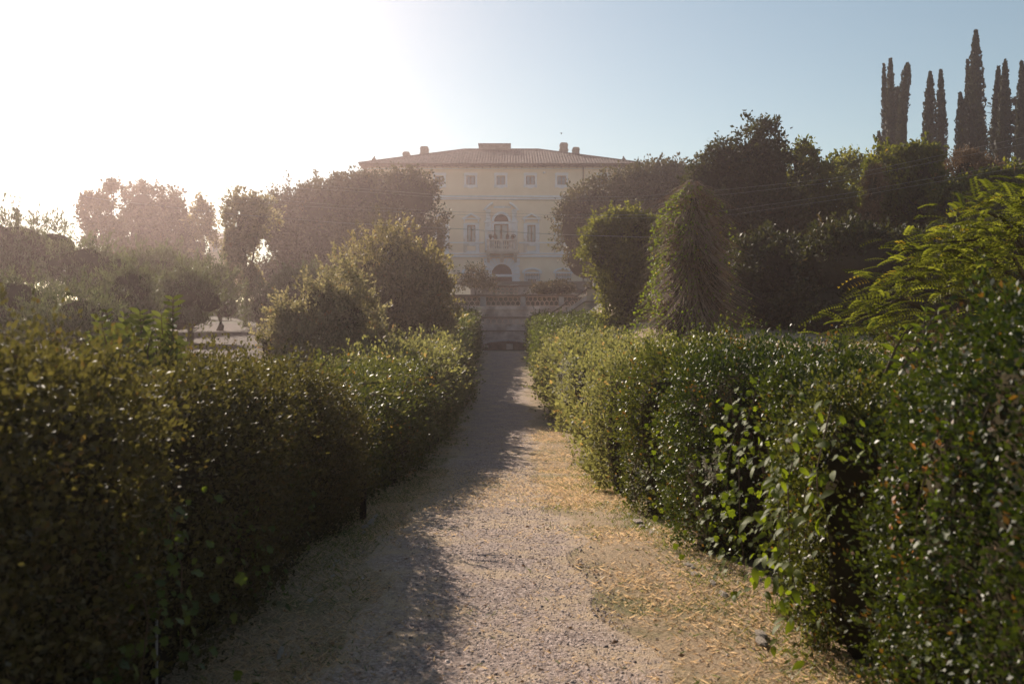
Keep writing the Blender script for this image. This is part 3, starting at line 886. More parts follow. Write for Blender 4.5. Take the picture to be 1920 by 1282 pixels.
    mb.tube([(ex0, ey0, ze + .06), (rx0, yr, zr + .06)], .15, 6); mb.tube([(rx0, yr, zr + .06), (rx1, yr, zr + .06)], .15, 6); mb.tube([(rx1, yr, zr + .06), (ex1, ey0, ze + .06)], .15, 6)
    mb.build('ridge_tiles', M['tile'], roof)
    src = None
    for i in range(int((ex1 - ex0) / .95)):
        x = ex0 + .5 + i * .95
        if src is None:
            src = MB().box(-.06, .06, 0, ov - .02, 0, .16).build('rafter', M['doorwood'], roof); src.location = (x, ey0 + .04, ze - .33)
        else: inst(src, roof, (x, ey0 + .04, ze - .33))
    MB().tube([(ex0, ey0 - .12, ze - .04), (ex1, ey0 - .12, ze - .04)], .09, 6).build('gutter', M['pipe'], roof)
    def on(px, y): return (px - 960) / F * y
    def zz(py, y): return EYE + (641 - py) / F * y
    y_ = yr
    MB().box(on(898, y_), on(957, y_), y_ - .8, y_ + 1.5, zz(283, y_), zz(273.4, y_)).build('roof_lantern', M['brickstack'], roof)
    MB().box(on(897, y_), on(958, y_), y_ - 1.0, y_ + 1.7, zz(273.3, y_), zz(271.6, y_)).build('lantern_cap', M['tile'], roof)
    for (a, b, t, bo, y_) in ((754, 769, 284.5, 300, 127), (787, 804, 274.5, 296, 129), (1049, 1065.5, 267.5, 296, 129), (1072.5, 1087.5, 276, 298, 127)):
        ch = part_empty('chimney', roof) if False else None
        mb = MB()
        xa, xb = on(a, y_), on(b, y_)
        zt, zb = zz(t, y_), zz(bo, y_)
        mb.box(xa + .06, xb - .06, y_, y_ + 1.0, zb, zt - .32)
        mb.box(xa - .03, xb + .03, y_ - .08, y_ + 1.08, zt - .98, zt - .86)
        mb.prism([(xa, zt - .32), (xb, zt - .32), (xb - .1, zt - .1), (xb - .2, zt), (xa + .25, zt + .02), (xa + .1, zt - .1)], y_ - .04, y_ + 1.04)
        mb.build('chimney', M['brickstack'], roof)
    for (c, y_) in ((702, 123.5), (1169, 123.5)):
        xa = on(c, y_); zb = zz(303.5, y_); zt = zz(294.5, y_)
        mb = MB(); h = zt - zb
        mb.band([(xa - .45, zb), (xa, zt), (xa + .45, zb)], [(xa - .28, zb), (xa, zt - .2), (xa + .28, zb)], y_ - .3, y_ + .9)
        mb.lathe((xa, y_, zt - .03), [(.08, 0), (.1, .08), (.03, .15)], 6)
        mb.build('roof_vent', M['tile'], roof)
build_villa()

# potted plants on the balcony
def crown(lobes, n, clump, size, rs, out=.35, spread=1.0, droop=0.0, jitter=.22, up=.25, per=14, sub=22, shoot=None, slen=2.0, frs=(.20, .46)):
    """lobes: list of (cx,cy,cz,rx,ry,rz); returns pos, axis, nrm, size arrays"""
    L = np.array(lobes, float)
    wgt = (L[:, 3] * L[:, 5] + L[:, 3] * L[:, 4] + L[:, 4] * L[:, 5]); wgt = wgt / wgt.sum()
    m = max(8, n // per)
    if sub:
        ns = np.maximum(6, (wgt * sub * len(L)).astype(int))
        sl_i = np.repeat(np.arange(len(L)), ns)
        q = nz(rs.normal(size=(len(sl_i), 3)))
        q[:, 2] = np.where(q[:, 2] < -.3, -q[:, 2], q[:, 2])
        fr = rs.uniform(frs[0], frs[1], len(sl_i))
        SC = L[sl_i, :3] + q * L[sl_i, 3:6] * (1 - fr * .85)[:, None]
        SR = L[sl_i, 3:6] * fr[:, None]
        w2 = (SR ** 2).sum(1); w2 = w2 / w2.sum()
        si = rs.choice(len(SC), m, p=w2)
        li = sl_i[si]
        d = nz(rs.normal(size=(m, 3)) + q[si] * .9)
        rad = 1 - np.abs(rs.normal(size=m)) * jitter * 1.2 + .05
        rad = np.where(rs.random(m) < .07, 1 + rs.random(m) * .55, rad)
        c = SC[si] + d * SR[si] * rad[:, None]
        al = rs.random(m) < .34
        d0 = nz(rs.normal(size=(m, 3)))
        c = np.where(al[:, None], L[li, :3] + d0 * L[li, 3:6] * (.86 + .08 * rs.normal(size=m))[:, None], c)
        d = np.where(al[:, None], d0, d)
    else:
        li = rs.choice(len(L), m, p=wgt)
        d = nz(rs.normal(size=(m, 3)))
        d[:, 2] = np.where(d[:, 2] < -.45, -d[:, 2], d[:, 2])
        rad = 1 - np.abs(rs.normal(size=m)) * jitter + .06
        c = L[li, :3] + d * L[li, 3:6] * rad[:, None]
    # drop clumps deep inside another lobe
    keep = np.ones(m, bool)
    for k in range(len(L)):
        q = np.linalg.norm((c - L[k, :3]) / L[k, 3:6], axis=1)
        keep &= ~((q < .62) & (li != k))
    c, d, li = c[keep], d[keep], li[keep]
    m = len(c)
    bump = wob(c, 1.6 / clump / 6, 1)
    c = c + d * (bump * clump * 1.1)[:, None]
    k = np.repeat(np.arange(m), max(1, int(n / max(1, m))))
    if sub: clump = clump * .58
    off = rs.normal(size=(len(k), 3)) * clump * .5
    shoot = (rs.random(m) < (shoot if shoot is not None else (.10 if sub else .22)))[k]
    sl = rs.random(len(k))
    dirn = nz(d + np.array([0, 0, .7]))[k]
    off = np.where(shoot[:, None], off * .35 + dirn * (sl * clump * slen)[:, None] * spread, off)
    pos = c[k] + off
    ax = nz(d[k] * out + rs.normal(size=(len(k), 3)) * .6 + np.array([0, 0, up - droop]) + dirn * shoot[:, None] * .6)
    nr = nz(rs.normal(size=(len(k), 3)) * .7 + np.array([0, 0, .6]) + d[k] * .3)
    sz = size * rs.uniform(.65, 1.3, len(k))
    # tint varies by clump as well as leaf
    tn = np.clip(.5 + (rs.random(m)[k] - .5) * .8 + (rs.random(len(k)) - .5) * .35, 0, .90)
    dd = rs.random(len(k)); dk = rs.random(m)[k]
    tn = np.where((dd < .015) | (dk < .008), 1.0, tn)
    return pos, ax, nr, sz, tn

def crown_object(name, lobes, n, clump, size, mat, parent, loc, seed=0, tpl=LEAF_LOW, core=.72, **kw):
    rs = np.random.default_rng(100 + seed)
    n = int(n * .90)
    pos, ax, nr, sz, tn = crown(lobes, n, clump, size, rs, **kw)
    V, Q = leaf_cloud(pos, ax, nr, sz, tpl)
    tn = np.repeat(tn, len(tpl[1]))
    mx_ = max(l[3] for l in lobes); clobes = [l for l in lobes if l[3] > .38 * mx_]
    if core > 0:
        Vs = [V]; Qs = [Q]; Ts = [tn]; b = len(V)
        for l in clobes:
            l = np.array(l)
            c = CSV * l[3:6] * core * .86
            c = c * (1 + .12 * wob(c + l[:3], 2.2 / max(l[3], .3), 2))[:, None]
            Vs.append(c + l[:3]); Qs.append(CSF + b); b += len(CSV); Ts.append(np.full(len(CSF), .15))
        V = np.concatenate(Vs); Q = np.concatenate(Qs); tn = np.concatenate(Ts)
    o = mesh_np(name, V, Q, mat, tn, parent, loc, ncore=len(CSF) * len(clobes) if core > 0 else 0)
    o['kind'] = 'stuff'
    return o

def px_lobes(D, lst, depth=.85):
    out = []
    for l in lst:
        px, py, rx, rz = l[:4]
        off = l[4] if len(l) > 4 else 0
        c = P(px, py, D + off)
        s = (D + off) / F
        out.append((c.x, c.y, c.z, rx * s, max(rx, rz * .7) * s * depth, rz * s))
    return out

def tree(name, label, cat, D, lst, n, clump, size, mat, seed=0, group=None, trunk_px=None, bark='bark', tr=.16, depth=.85, limbs=5, **kw):
    L = px_lobes(D, lst, depth)
    big = max(L, key=lambda l: l[3] * l[5])
    bx = (trunk_px - 960) / F * D if trunk_px else big[0]
    base = (bx, D, gz(bx, D) - .15)
    T = empty(name, base, label, cat, group)
    rs = random.Random(seed)
    cz = sum(l[2] for l in L) / len(L)
    mb = MB()
    fork = Vector((bx + rs.uniform(-.1, .1), D, base[2] + max(.4, (cz - base[2]) * .45)))
    b = Vector(base)
    pts = [b, b.lerp(fork, .5) + Vector((rs.uniform(-1, 1) * tr * .6, 0, 0)), fork]
    mb.tube(pts, [tr * 1.35, tr, tr * .85], 8)
    mb.build('trunk', M[bark], T, base, True)
    order = sorted(L, key=lambda l: -l[3] * l[5])[:limbs]
    for l in order:
        mb = MB()
        e = Vector(l[:3]) + Vector((0, 0, l[5] * .3))
        mid = fork.lerp(e, .5) + Vector((rs.uniform(-.2, .2), rs.uniform(-.2, .2), -.1)) * l[3] * .5
        mb.tube([fork, mid, e], [tr * .6, tr * .4, tr * .15], 6)
        mb.build('limb', M[bark], T, base, True)
    crown_object('foliage', L, n, clump, size, M[mat], T, base, seed, **kw)
    return T

def potted():
    for k, (c, r) in enumerate(((920.2, 3.6), (929, 3.9), (951.5, 3.7), (961.2, 4.1))):
        yb = VD - 1.2
        nm = ('leftmost', 'second from left', 'second from right', 'rightmost')[k]
        T = empty('potted_plant', (vx(c), yb, vz(450.7)), nm + ' of four clipped dark pot plants on the villa balcony rail', 'potted plant', 'pot plants on the balcony rail')
        MB().lathe((0, 0, 0), [(.10, 0), (.15, .15), (.17, .2)], 8).build('pot', M['pot'], T)
        L = [(vx(c), yb, vz(446), r * VS, r * VS, r * VS)]
        crown_object('foliage', L, 420, .09, .09, M['terrace'], T, (vx(c), yb, vz(450.7)), 500 + k, core=.8)
potted()

# ------------------------------------------------------------------ double staircase terraces
def build_stairs():
    T = empty('double_staircase', (-1.0, 66, 0), 'weathered stone double staircase with terracotta lattice balustrades below the villa', 'staircase')
    T.location = (0, 0, 0)
    def X(px, D): return (px - 960) / F * D
    def Z(py, D): return EYE + (641 - py) / F * D
    def box(nm, a, b, top, bot, D, th, mat, par=T):
        return MB().box(X(a, D), X(b, D), D, D + th, Z(bot, D), Z(top, D)).build(nm, M[mat], par)
    # lower wall
    D = 64.5
    cx = X(945, D)
    def bow(px0, px1, top, bot, Dd, th, mat, nm, amt=.5, n=16):
        mb = MB(); a, b = X(px0, Dd), X(px1, Dd); z0, z1 = Z(bot, Dd), Z(top, Dd)
        pts = []
        for i in range(n + 1):
            t = i / n; pts.append((a + (b - a) * t, Dd - amt * math.sin(math.pi * t)))
        bb = 0
        for i in range(n + 1):
            x, y = pts[i]
            mb.v += [(x, y, z0), (x, y, z1), (x, y + th, z1), (x, y + th, z0)]
        for i in range(n):
            q = 4 * i
            mb.f += [(q, q + 4, q + 5, q + 1), (q + 1, q + 5, q + 6, q + 2), (q + 2, q + 6, q + 7, q + 3)]
        mb.f += [(0, 1, 2, 3), (4 * n + 3, 4 * n + 2, 4 * n + 1, 4 * n)]
        return mb.build(nm, M[mat], T)
    bow(868, 1030, 621.4, 668, D, .5, 'terrawall', 'lower_wall')
    bow(868, 1030, 620, 621.2, D - .06, .5, 'coping', 'string_moulding')
    bow(870, 1028, 607.6, 619.8, D + .03, .45, 'terrawall', 'parapet_base')
    # benches / basin at the foot
    mb = MB()
    a, b = X(906, 63.4), X(994, 63.4)
    n = 22
    top = []
    for i in range(n + 1):
        t = i / n
        top.append((a + (b - a) * t, Z(646, 63.4) + .22 * math.sin(math.pi * t) ** .7))
    for i in range(n):
        mb.prism([(top[i][0], Z(657, 63.4)), (top[i + 1][0], Z(657, 63.4)), (top[i + 1][0], top[i + 1][1]), (top[i][0], top[i][1])], 62.9, 63.6)
    mb.build('basin_front', M['coping'], T)
    src = None
    for i in range(n):
        x = (top[i][0] + top[i + 1][0]) / 2; z = (top[i][1] + top[i + 1][1]) / 2
        if src is None:
            src = MB().tube([(0, -.42, 0), (0, .42, .03)], .062, 6).build('coping_tile', M['pier'], T); src.location = (x, 63.25, z + .03)
        else: inst(src, T, (x, 63.25, z + .03), (0, 0, random.uniform(-.06, .06)))
    MB().box(X(949.5, 62.8), X(961.5, 62.8), 62.80, 62.95, Z(655, 62.8), Z(644.5, 62.8)).build('stone_tablet', M['travertine'], T)
    MB().box(X(907, 62.8), X(915.5, 62.8), 62.82, 62.94, Z(653, 62.8), Z(647, 62.8)).build('stone_block', M['travertine'], T)
    MB().box(X(900, 62.4), X(1000, 62.4), 61.9, 62.85, Z(668, 62.4), Z(657.5, 62.4)).build('basin_step', M['terrawall'], T)
    # rings
    def ring_src(r, th, seg, nm, par, hexa=False, y=.12):
        o = [(r * math.cos(2 * math.pi * i / seg), r * math.sin(2 * math.pi * i / seg)) for i in range(seg)]
        i_ = [(x * (1 - th), z * (1 - th)) for x, z in o]
        return MB().band(o, i_, -y / 2, y / 2, True).build(nm, M['lattice'], par)
    # lowest balustrade
    D = 65.0
    box('coping', 880, 1012, 593.6, 596.6, D - .08, .45, 'coping')
    box('pier', 881.5, 897.5, 596.7, 607.5, D, .3, 'pier')
    box('pier', 997.5, 1009.5, 596.7, 607.5, D, .3, 'pier')
    pan = part_empty('lattice_panel', T)
    rs = None
    nr = 9; xa, xb = X(898.5, D), X(996.5, D); stp = (xb - xa) / nr
    for i in range(nr):
        p = (xa + (i + .5) * stp, D + .15, (Z(596.7, D) + Z(607.5, D)) / 2)
        if rs is None:
            rs = ring_src(stp * .54, .16, 12, 'ring', pan); rs.location = p
        else: inst(rs, pan, p)
    MB().box(xa, xb, D + .05, D + .25, Z(607.5, D), Z(606.6, D)).build('panel_rail', M['lattice'], pan)
    # end sweeps going down
    for (p0, p1, p2) in (((881, 594), (867, 601), (852, 613)), ((1011, 593.6), (1021, 598), (1036, 608))):
        o = [(X(a, D), Z(b, D)) for a, b in (p0, p1, p2)]
        i_ = [(X(a, D), Z(b + 3, D)) for a, b in (p0, p1, p2)]
        MB().band(o, i_, D - .1, D + .35).build('sweep_coping', M['coping'], T)
        o2 = [(X(a, D), Z(b + 14, D)) for a, b in (p0, p1, p2)]
        i2 = [(X(a, D), Z(b + 50, D)) for a, b in (p0, p1, p2)]
        MB().band(o2, i2, D - .02, D + .3).build('sweep_wall', M['terrawall'], T)
        pn = part_empty('lattice_panel', T)
        for k in range(4):
            t = (k + .5) / 4
            q = (p0[0] + (p2[0] - p0[0]) * t, p0[1] + (p2[1] - p0[1]) * t + 8.5 - 3 * math.sin(math.pi * t) * .4)
            inst(rs, pn, (X(q[0], D), D + .15, Z(q[1], D)), scale=(.75, 1, .75))
    # upper wall and middle balustrade
    D = 74.0
    box('upper_wall', 800, 1100, 580.6, 640, D, .5, 'terrawall')
    box('string_moulding', 800, 1078, 574.2, 580.5, D - .12, .6, 'terrawall')
    box('coping', 820, 1082, 552.2, 555.4, D - .1, .5, 'coping')
    piers = ((830, 839), (900.5, 911), (976, 985.5), (1048, 1057.5))
    for a, b in piers: box('pier', a, b, 555.5, 574.1, D, .35, 'pier')
    hs = None
    for (a, b) in ((839.5, 900), (911.5, 975.5), (986, 1047.5), (1058, 1078)):
        pn = part_empty('lattice_panel', T)
        xa, xb = X(a, D), X(b, D); m = max(2, round((b - a) / 9.4)); st = (xb - xa) / m
        for row in range(2):
            for i in range(m + (1 if row == 0 else 0) - (0 if row == 0 else 0)):
                xx = xa + (i + (.5 if row else 0)) * st
                if row == 0 and (i == 0 or i == m): continue
                p = (xx, D + .18, Z(560.8 + row * 7.6, D))
                if hs is None:
                    hs = ring_src(st * .56, .20, 6, 'hexagon_tile', pn); hs.location = p
                else: inst(hs, pn, p)
        fr = MB(); fr.box(xa, xb, D + .08, D + .28, Z(574, D), Z(572.6, D)); fr.box(xa, xb, D + .08, D + .28, Z(557, D), Z(555.6, D))
        fr.build('panel_rail', M['lattice'], pn)
    # highest parapet, solid with a lattice window
    D = 80.0
    box('parapet', 882, 921.5, 537.6, 556, D, .35, 'terrawall')
    MB().prism([(X(972, D), Z(556, D)), (X(1016, D), Z(556, D)), (X(1013, D), Z(544.5, D)), (X(994, D), Z(537.6, D)), (X(972, D), Z(537.6, D))], D, D + .35).build('parapet', M['terrawall'], T)
    MB().band([(X(882, D), Z(535, D)), (X(994.5, D), Z(535, D)), (X(1015, D), Z(543, D))], [(X(882, D), Z(537.5, D)), (X(994, D), Z(537.5, D)), (X(1013, D), Z(545.5, D))], D - .1, D + .45).build('coping', M['coping'], T)
    pn = part_empty('lattice_panel', T)
    xa, xb = X(922, D), X(971.5, D); m = 6; st = (xb - xa) / m
    for row in range(2):
        for i in range(m):
            inst(hs, pn, (xa + (i + .5) * st, D + .15, Z(542 + row * 7.2, D)), scale=(.92, 1, .92))
    box('parapet', 1015, 1078, 547.5, 556, D + .5, .3, 'terrawall')
    box('coping', 1015, 1090, 543.6, 547.4, D + .4, .5, 'coping')
    # raking flights
    D = 68.0
    def rake(pts, coping_h, lat_h, bot, side):
        o = [(X(a, D), Z(b, D)) for a, b in pts]
        MB().band(o, [(X(a, D), Z(b + coping_h, D)) for a, b in pts], D - .15, D + .35).build('raking_coping', M['coping'], T)
        lo = [(X(a, D), Z(b + coping_h + lat_h, D)) for a, b in pts]
        MB().band(lo, [(X(a, D), Z(bot, D)) for a, b in pts], D, D + .3).build('flight_wall', M['ochrewall'], T)
        MB().band([(x, z - .02) for x, z in lo], [(x, z - .30) for x, z in lo], D - .07, D - .002).build('stringer_band', M['terrawall'], T)
        pn = part_empty('lattice_panel', T)
        (ax, az), (bx, bz) = pts[0], pts[-1]
        m = int(math.hypot(bx - ax, bz - az) / 8.6)
        ang = math.atan2(-(bz - az), bx - ax)
        for i in range(m):
            t = (i + .5) / m
            inst(rs, pn, (X(ax + (bx - ax) * t, D), D + .12, Z(az + (bz - az) * t + coping_h + lat_h / 2, D)), (0, -ang, 0), (.62, 1, .70))
    rake([(1012, 600), (1100, 541)], 3.4, 9.5, 668, 1)
    rake([(778, 512), (877, 596)], 3.4, 9.5, 668, -1)
    MB().box(X(1100, D), X(1118, D), D + .002, D + .35, Z(668, D), Z(541.5, D)).build('landing_wall', M['ochrewall'], T)
    MB().box(X(1118, D), X(1215, D), D - .1, D + .40, Z(668, D), Z(541.5, D)).build('landing_wall', M['terrawall'], T)
    MB().box(X(1099, D), X(1215, D), D - .2, D + .45, Z(541.4, D), Z(538.4, D)).build('landing_coping', M['coping'], T)
    MB().box(X(1112.5, D), X(1121, D), D, D + .32, Z(538.3, D), Z(528.5, D)).build('landing_pier', M['pier'], T)
    MB().box(X(1111.5, D), X(1122, D), D - .05, D + .37, Z(528.4, D), Z(526.6, D)).build('pier_cap', M['coping'], T)
    MB().band([(X(a, D), Z(b, D)) for a, b in ((1040, 606), (1093, 566.5), (1100, 564.6), (1215, 564))], [(X(a, D), Z(b + 2, D)) for a, b in ((1040, 606), (1093, 566.5), (1100, 564.6), (1215, 564))], D - .16, D - .103).build('wall_moulding', M['coping'], T)
build_stairs()

def P3(px, py, D):
    v = P(px, py, D); return (v.x, v.y, v.z)

def small_objects():
    # stone urn and topiary on the top terrace
    D = 81.5
    c = P(1070, 544, D)
    T = empty('stone_urn', c, 'small pointed stone urn on the top terrace parapet right of the bushes', 'urn')
    MB().lathe((0, 0, 0), [(.16, 0), (.10, .08), (.2, .18), (.22, .28), (.12, .36), (.05, .44), (.02, .5)], 10).build('urn_body', M['pier'], T, smooth=True)
    c = P(1026.5, 553, 79)
    T = empty('topiary_ball', c, 'small round clipped topiary ball on a thin stem on the terrace', 'topiary')
    MB().tube([(0, 0, -.3), (0, 0, .75)], .035, 6).build('stem', M['bark'], T)
    cc = P(1026.5, 533, 79)
    crown_object('foliage', [(cc.x, cc.y, cc.z, .17, .17, .18)], 260, .04, .06, M['terrace'], T, tuple(c), 610, core=.9)
    # objects in front of the door
    D = 108.0
    c = P(957, 549, D)
    T = empty('striped_chair', c, 'white and dark striped round-backed chair standing before the villa door', 'chair')
    o = arc(0, 0, .52, 0, 180, 12)
    for k in range(6):
        a0, a1 = k * 2, k * 2 + 2
        MB().prism([(0, .45)] + [(x, z * .9 + .45) for x, z in o[a0:a1 + 1]], 0 - .02 * (k % 2), .10).build('back_panel', M['white' if k % 2 == 0 else 'stripe'], T).scale = (.8, 1, 1.05)
    MB().box(-.42, .42, -.5, 0, .30, .44).build('seat', M['white'], T)
    src = None
    for sx in (-.36, .36):
        for sy in (-.45, .05):
            MB().box(sx - .025, sx + .025, sy - .025, sy + .025, -.1, .30).build('leg', M['iron'], T)
    c = P(938.5, 549, D)
    T = empty('wicker_chair', c, 'low brown wicker chair left of the striped chair before the villa door', 'chair')
    MB().prism([(-.25, .3), (.27, .3), (.26, .82), (.1, .9), (-.2, .86)], 0, .1).build('backrest', M['brickstack'], T)
    MB().box(-.28, .28, -.45, 0, .22, .32).build('seat', M['brickstack'], T)
    for sx in (-.24, .24):
        for sy in (-.40, .05):
            MB().box(sx - .025, sx + .025, sy - .025, sy + .025, -.1, .22).build('leg', M['doorwood'], T)
    c = P(964, 556, 96)
    T = empty('white_planter', c, 'tall white planter box behind the lattice of the top parapet', 'planter')
    MB().prism([(-.33, 0), (.33, 0), (.38, 1.05), (-.38, 1.05)], 0, .6).build('box_body', M['white'], T)
    MB().box(-.42, .42, -.04, .64, 1.052, 1.12).build('rim', M['white'], T)
    c = P(948, 556, 96)
    T = empty('white_garden_chair', c, 'white garden chair seen through the lattice of the top parapet', 'chair')
    MB().prism([(-.25, .4), (.25, .4), (.3, .5), (-.3, .5)], -.4, .1).build('seat', M['white'], T)
    MB().prism([(-.28, .5), (-.15, .5), (.05, .95), (-.1, 1.0)], .05, .12).build('backrest', M['white'], T)
    for sx in (-.25, .25):
        for sy in (-.36, .05):
            MB().box(sx - .025, sx + .025, sy - .025, sy + .025, 0, .40).build('leg', M['white'], T)
    # terrace bushes
    tree('terrace_bush', 'dark twiggy bush on the middle terrace left of the villa door', 'bush', 77.5, [(893, 520, 22, 17), (888, 537, 24, 14), (908, 540, 16, 10), (912, 528, 12, 6)], 2600, .35, .16, 'terrace', 601, core=.0, tr=.05, per=10, sub=0)
    tree('terrace_bush', 'low spreading dark bush on the middle terrace right of the villa door', 'bush', 77.5, [(1055, 540, 26, 12), (1020, 548, 36, 9), (1045, 546, 34, 9), (1062, 533, 12, 10)], 3200, .3, .15, 'terrace', 602, core=.55, tr=.05, per=10)
    # bird
    c = P(1052.5, 250.5, 70)
    T = empty('bird', c, 'tiny dark bird flying above the villa roof', 'bird')
    MB().lathe((0, 0, 0), [(.01, -.06), (.035, -.02), (.04, .02), (.01, .07)], 6).build('body', M['bird'], T)
    mesh('wing', [(0, 0, .02), (.05, -.03, .05), (.13, -.04, .02), (.05, .03, .04), (0, .02, .01), (.05, 0, .03)], [(0, 1, 3, 4), (1, 2, 3), (0, 4, 5), (1, 5, 2)], M['bird'], T)
    mesh('wing', [(0, 0, .02), (-.05, -.03, .05), (-.13, -.04, .02), (-.05, .03, .04), (0, .02, .01), (-.05, 0, .03)], [(0, 1, 3, 4), (1, 2, 3), (0, 4, 5), (1, 5, 2)], M['bird'], T)
    # cables
    D = 44.0
    C = [
        ('highest of the overhead cables crossing in front of the villa', [(330, 327), (495, 339), (640, 351), (840, 367), (1040, 371), (1200, 368), (1366, 355), (1560, 335), (1900, 262), (2100, 215)], .006),
        ('overhead cable just below the highest cable in front of the villa', [(-100, 300), (207, 335), (350, 347), (640, 357), (840, 372), (1040, 377), (1200, 375), (1370, 364), (1560, 342), (1920, 270), (2100, 232)], .006),
        ('overhead cable crossing the tops of the first floor windows', [(-100, 306), (207, 343), (430, 368), (640, 385), (840, 397), (1040, 403), (1200, 403), (1370, 394), (1600, 361), (1920, 303), (2100, 265)], .006),
        ('overhead cable just below the window top cable', [(-100, 320), (173, 357), (430, 378), (640, 391), (840, 402), (1040, 408), (1200, 409), (1378, 402), (1590, 371), (1920, 312), (2100, 275)], .006),
        ('thickest and lowest overhead cable crossing the arched balcony window', [(-100, 330), (200, 375), (440, 402), (640, 418), (840, 428), (1040, 439.5), (1285, 447), (1500, 448), (1900, 420), (2100, 400)], .011)]
    for lab, pts, r in C:
        o = MB().tube([P(a, b, D) for a, b in pts], r, 5).build('overhead_cable', M['cable'])
        tag(o, lab, 'cable', 'overhead cables')
    # pole on the left
    c = P(33, 560, 46)
    T = empty('utility_pole', (c.x, c.y, gz(c.x, 46) - .1), 'slim grey pole rising above the olive trees at the far left', 'pole')
    MB().tube([(0, 0, 0), (0, 0, P(33, 391, 46).z - gz(c.x, 46))], [.11, .085], 10).build('shaft', M['iron'], T)
    MB().lathe((0, 0, P(33, 391, 46).z - gz(c.x, 46)), [(.10, 0), (.11, .03), (.03, .07)], 10).build('cap', M['iron'], T)
    # distant house
    D = 125.0
    T = empty('distant_house', (P(410, 500, D).x, D, gz(P(410, 500, D).x, D)), 'small pale distant house between the trees on the left', 'house')
    T.location = (0, 0, 0)
    a, b = P(392, 440, D), P(432, 505, D)
    MB().box(a.x, b.x, D, D + 6, b.z - 3, EYE + (641 - 448) / F * D).build('wall', M['plaster'], T)
    zt = EYE + (641 - 448) / F * D
    mesh('roof', [(a.x - .4, D - .5, zt + .003), (b.x + .4, D - .5, zt + .003), (b.x + .4, D + 6.5, zt + .003), (a.x - .4, D + 6.5, zt + .003), (a.x - .4, D + 3, zt + 1.1), (b.x + .4, D + 3, zt + 1.1)],
         [(0, 1, 5, 4), (2, 3, 4, 5), (0, 4, 3), (1, 2, 5), (3, 2, 1, 0)], M['tile'], T)
    for px in (404, 419):
        wn = part_empty('window', T)
        x = (px - 960) / F * D
        MB().box(x - .35, x + .35, D - .05, D - .003, EYE + (641 - 472) / F * D, EYE + (641 - 456) / F * D).build('frame', M['trim'], wn)
        MB().box(x - .27, x + .27, D - .08, D - .053, EYE + (641 - 470.5) / F * D, EYE + (641 - 457.5) / F * D).build('pane', M['glass'], wn)
small_objects()

# ------------------------------------------------------------------ trees
tree('holm_oak', 'huge rounded holm oak standing left of the villa facade', 'tree', 80,
     [(765, 372, 68, 62), (690, 378, 80, 64), (610, 398, 85, 70), (540, 425, 75, 68), (795, 440, 52, 75), (720, 460, 110, 85), (610, 480, 110, 80), (500, 450, 50, 55), (690, 350, 40, 30, -2), (560, 372, 36, 30), (775, 500, 60, 50), (540, 520, 70, 50), (665, 540, 150, 50)],
     70000, .85, .27, 'holm', 1, tr=.5, core=.84, sub=70, frs=(.10, .24))
tree('poplar_tree', 'pale thin-leaved tree at the left edge of the huge holm oak', 'tree', 58,
     [(458, 420, 36, 50), (450, 480, 32, 55), (470, 540, 30, 45), (490, 410, 30, 30), (440, 385, 16, 18)], 11000, .42, .22, 'grey', 2, tr=.12, core=.45)
tree('bay_tree', 'dense bay tree with upright shoots just left of the staircase', 'tree', 42,
     [(735, 482, 36, 46), (700, 520, 44, 50), (790, 530, 52, 58), (750, 560, 80, 60), (830, 560, 28, 50), (700, 590, 60, 50), (790, 610, 70, 40), (725, 452, 16, 24), (845, 590, 24, 30), (842, 528, 16, 22)],
     48000, .42, .14, 'bay', 3, tr=.14, up=.7, core=.70, shoot=.30, slen=3.6)
tree('grey_shrub', 'grey-leaved reddish shrub in front of the bay tree', 'shrub', 27,
     [(637, 528, 34, 42), (600, 570, 48, 45), (540, 600, 46, 42), (660, 600, 58, 52), (585, 630, 84, 48), (510, 650, 40, 34), (690, 650, 52, 44), (630, 500, 12, 22), (520, 575, 18, 26), (620, 670, 100, 40)],
     46000, .24, .09, 'grey', 4, tr=.07, up=.6, core=.62, shoot=.32, slen=3.6)
tree('olive_tree', 'silvery olive tree directly behind the grey shrub', 'olive tree', 52,
     [(560, 548, 55, 38), (500, 575, 45, 34), (600, 535, 36, 28), (520, 600, 60, 36)], 13000, .36, .19, 'olive', 5, tpl=LEAF_NARROW, tr=.14, up=.9, core=.75, group='olive trees on the left slope', shoot=.25, slen=3.5)
tree('broadleaf_tree', 'large isolated round tree on the skyline at the left', 'tree', 95,
     [(268, 392, 46, 52), (312, 400, 46, 52), (285, 440, 72, 56), (350, 440, 40, 46), (300, 480, 90, 42)], 21000, .8, .36, 'holm', 6, tr=.35, core=.62, jitter=.35)
tree('broadleaf_tree', 'thin see-through tree at the left side of the skyline tree', 'tree', 88,
     [(180, 395, 36, 42), (200, 440, 40, 44), (160, 400, 20, 30), (215, 360, 26, 26), (190, 475, 36, 30)], 6500, .75, .34, 'holm', 7, tr=.2, core=0, jitter=.5)
tree('broadleaf_tree', 'wispy small tree at the right side of the skyline tree', 'tree', 88,
     [(378, 410, 22, 36), (385, 450, 20, 34)], 2600, .7, .30, 'bay', 8, tr=.12, core=0, jitter=.5)
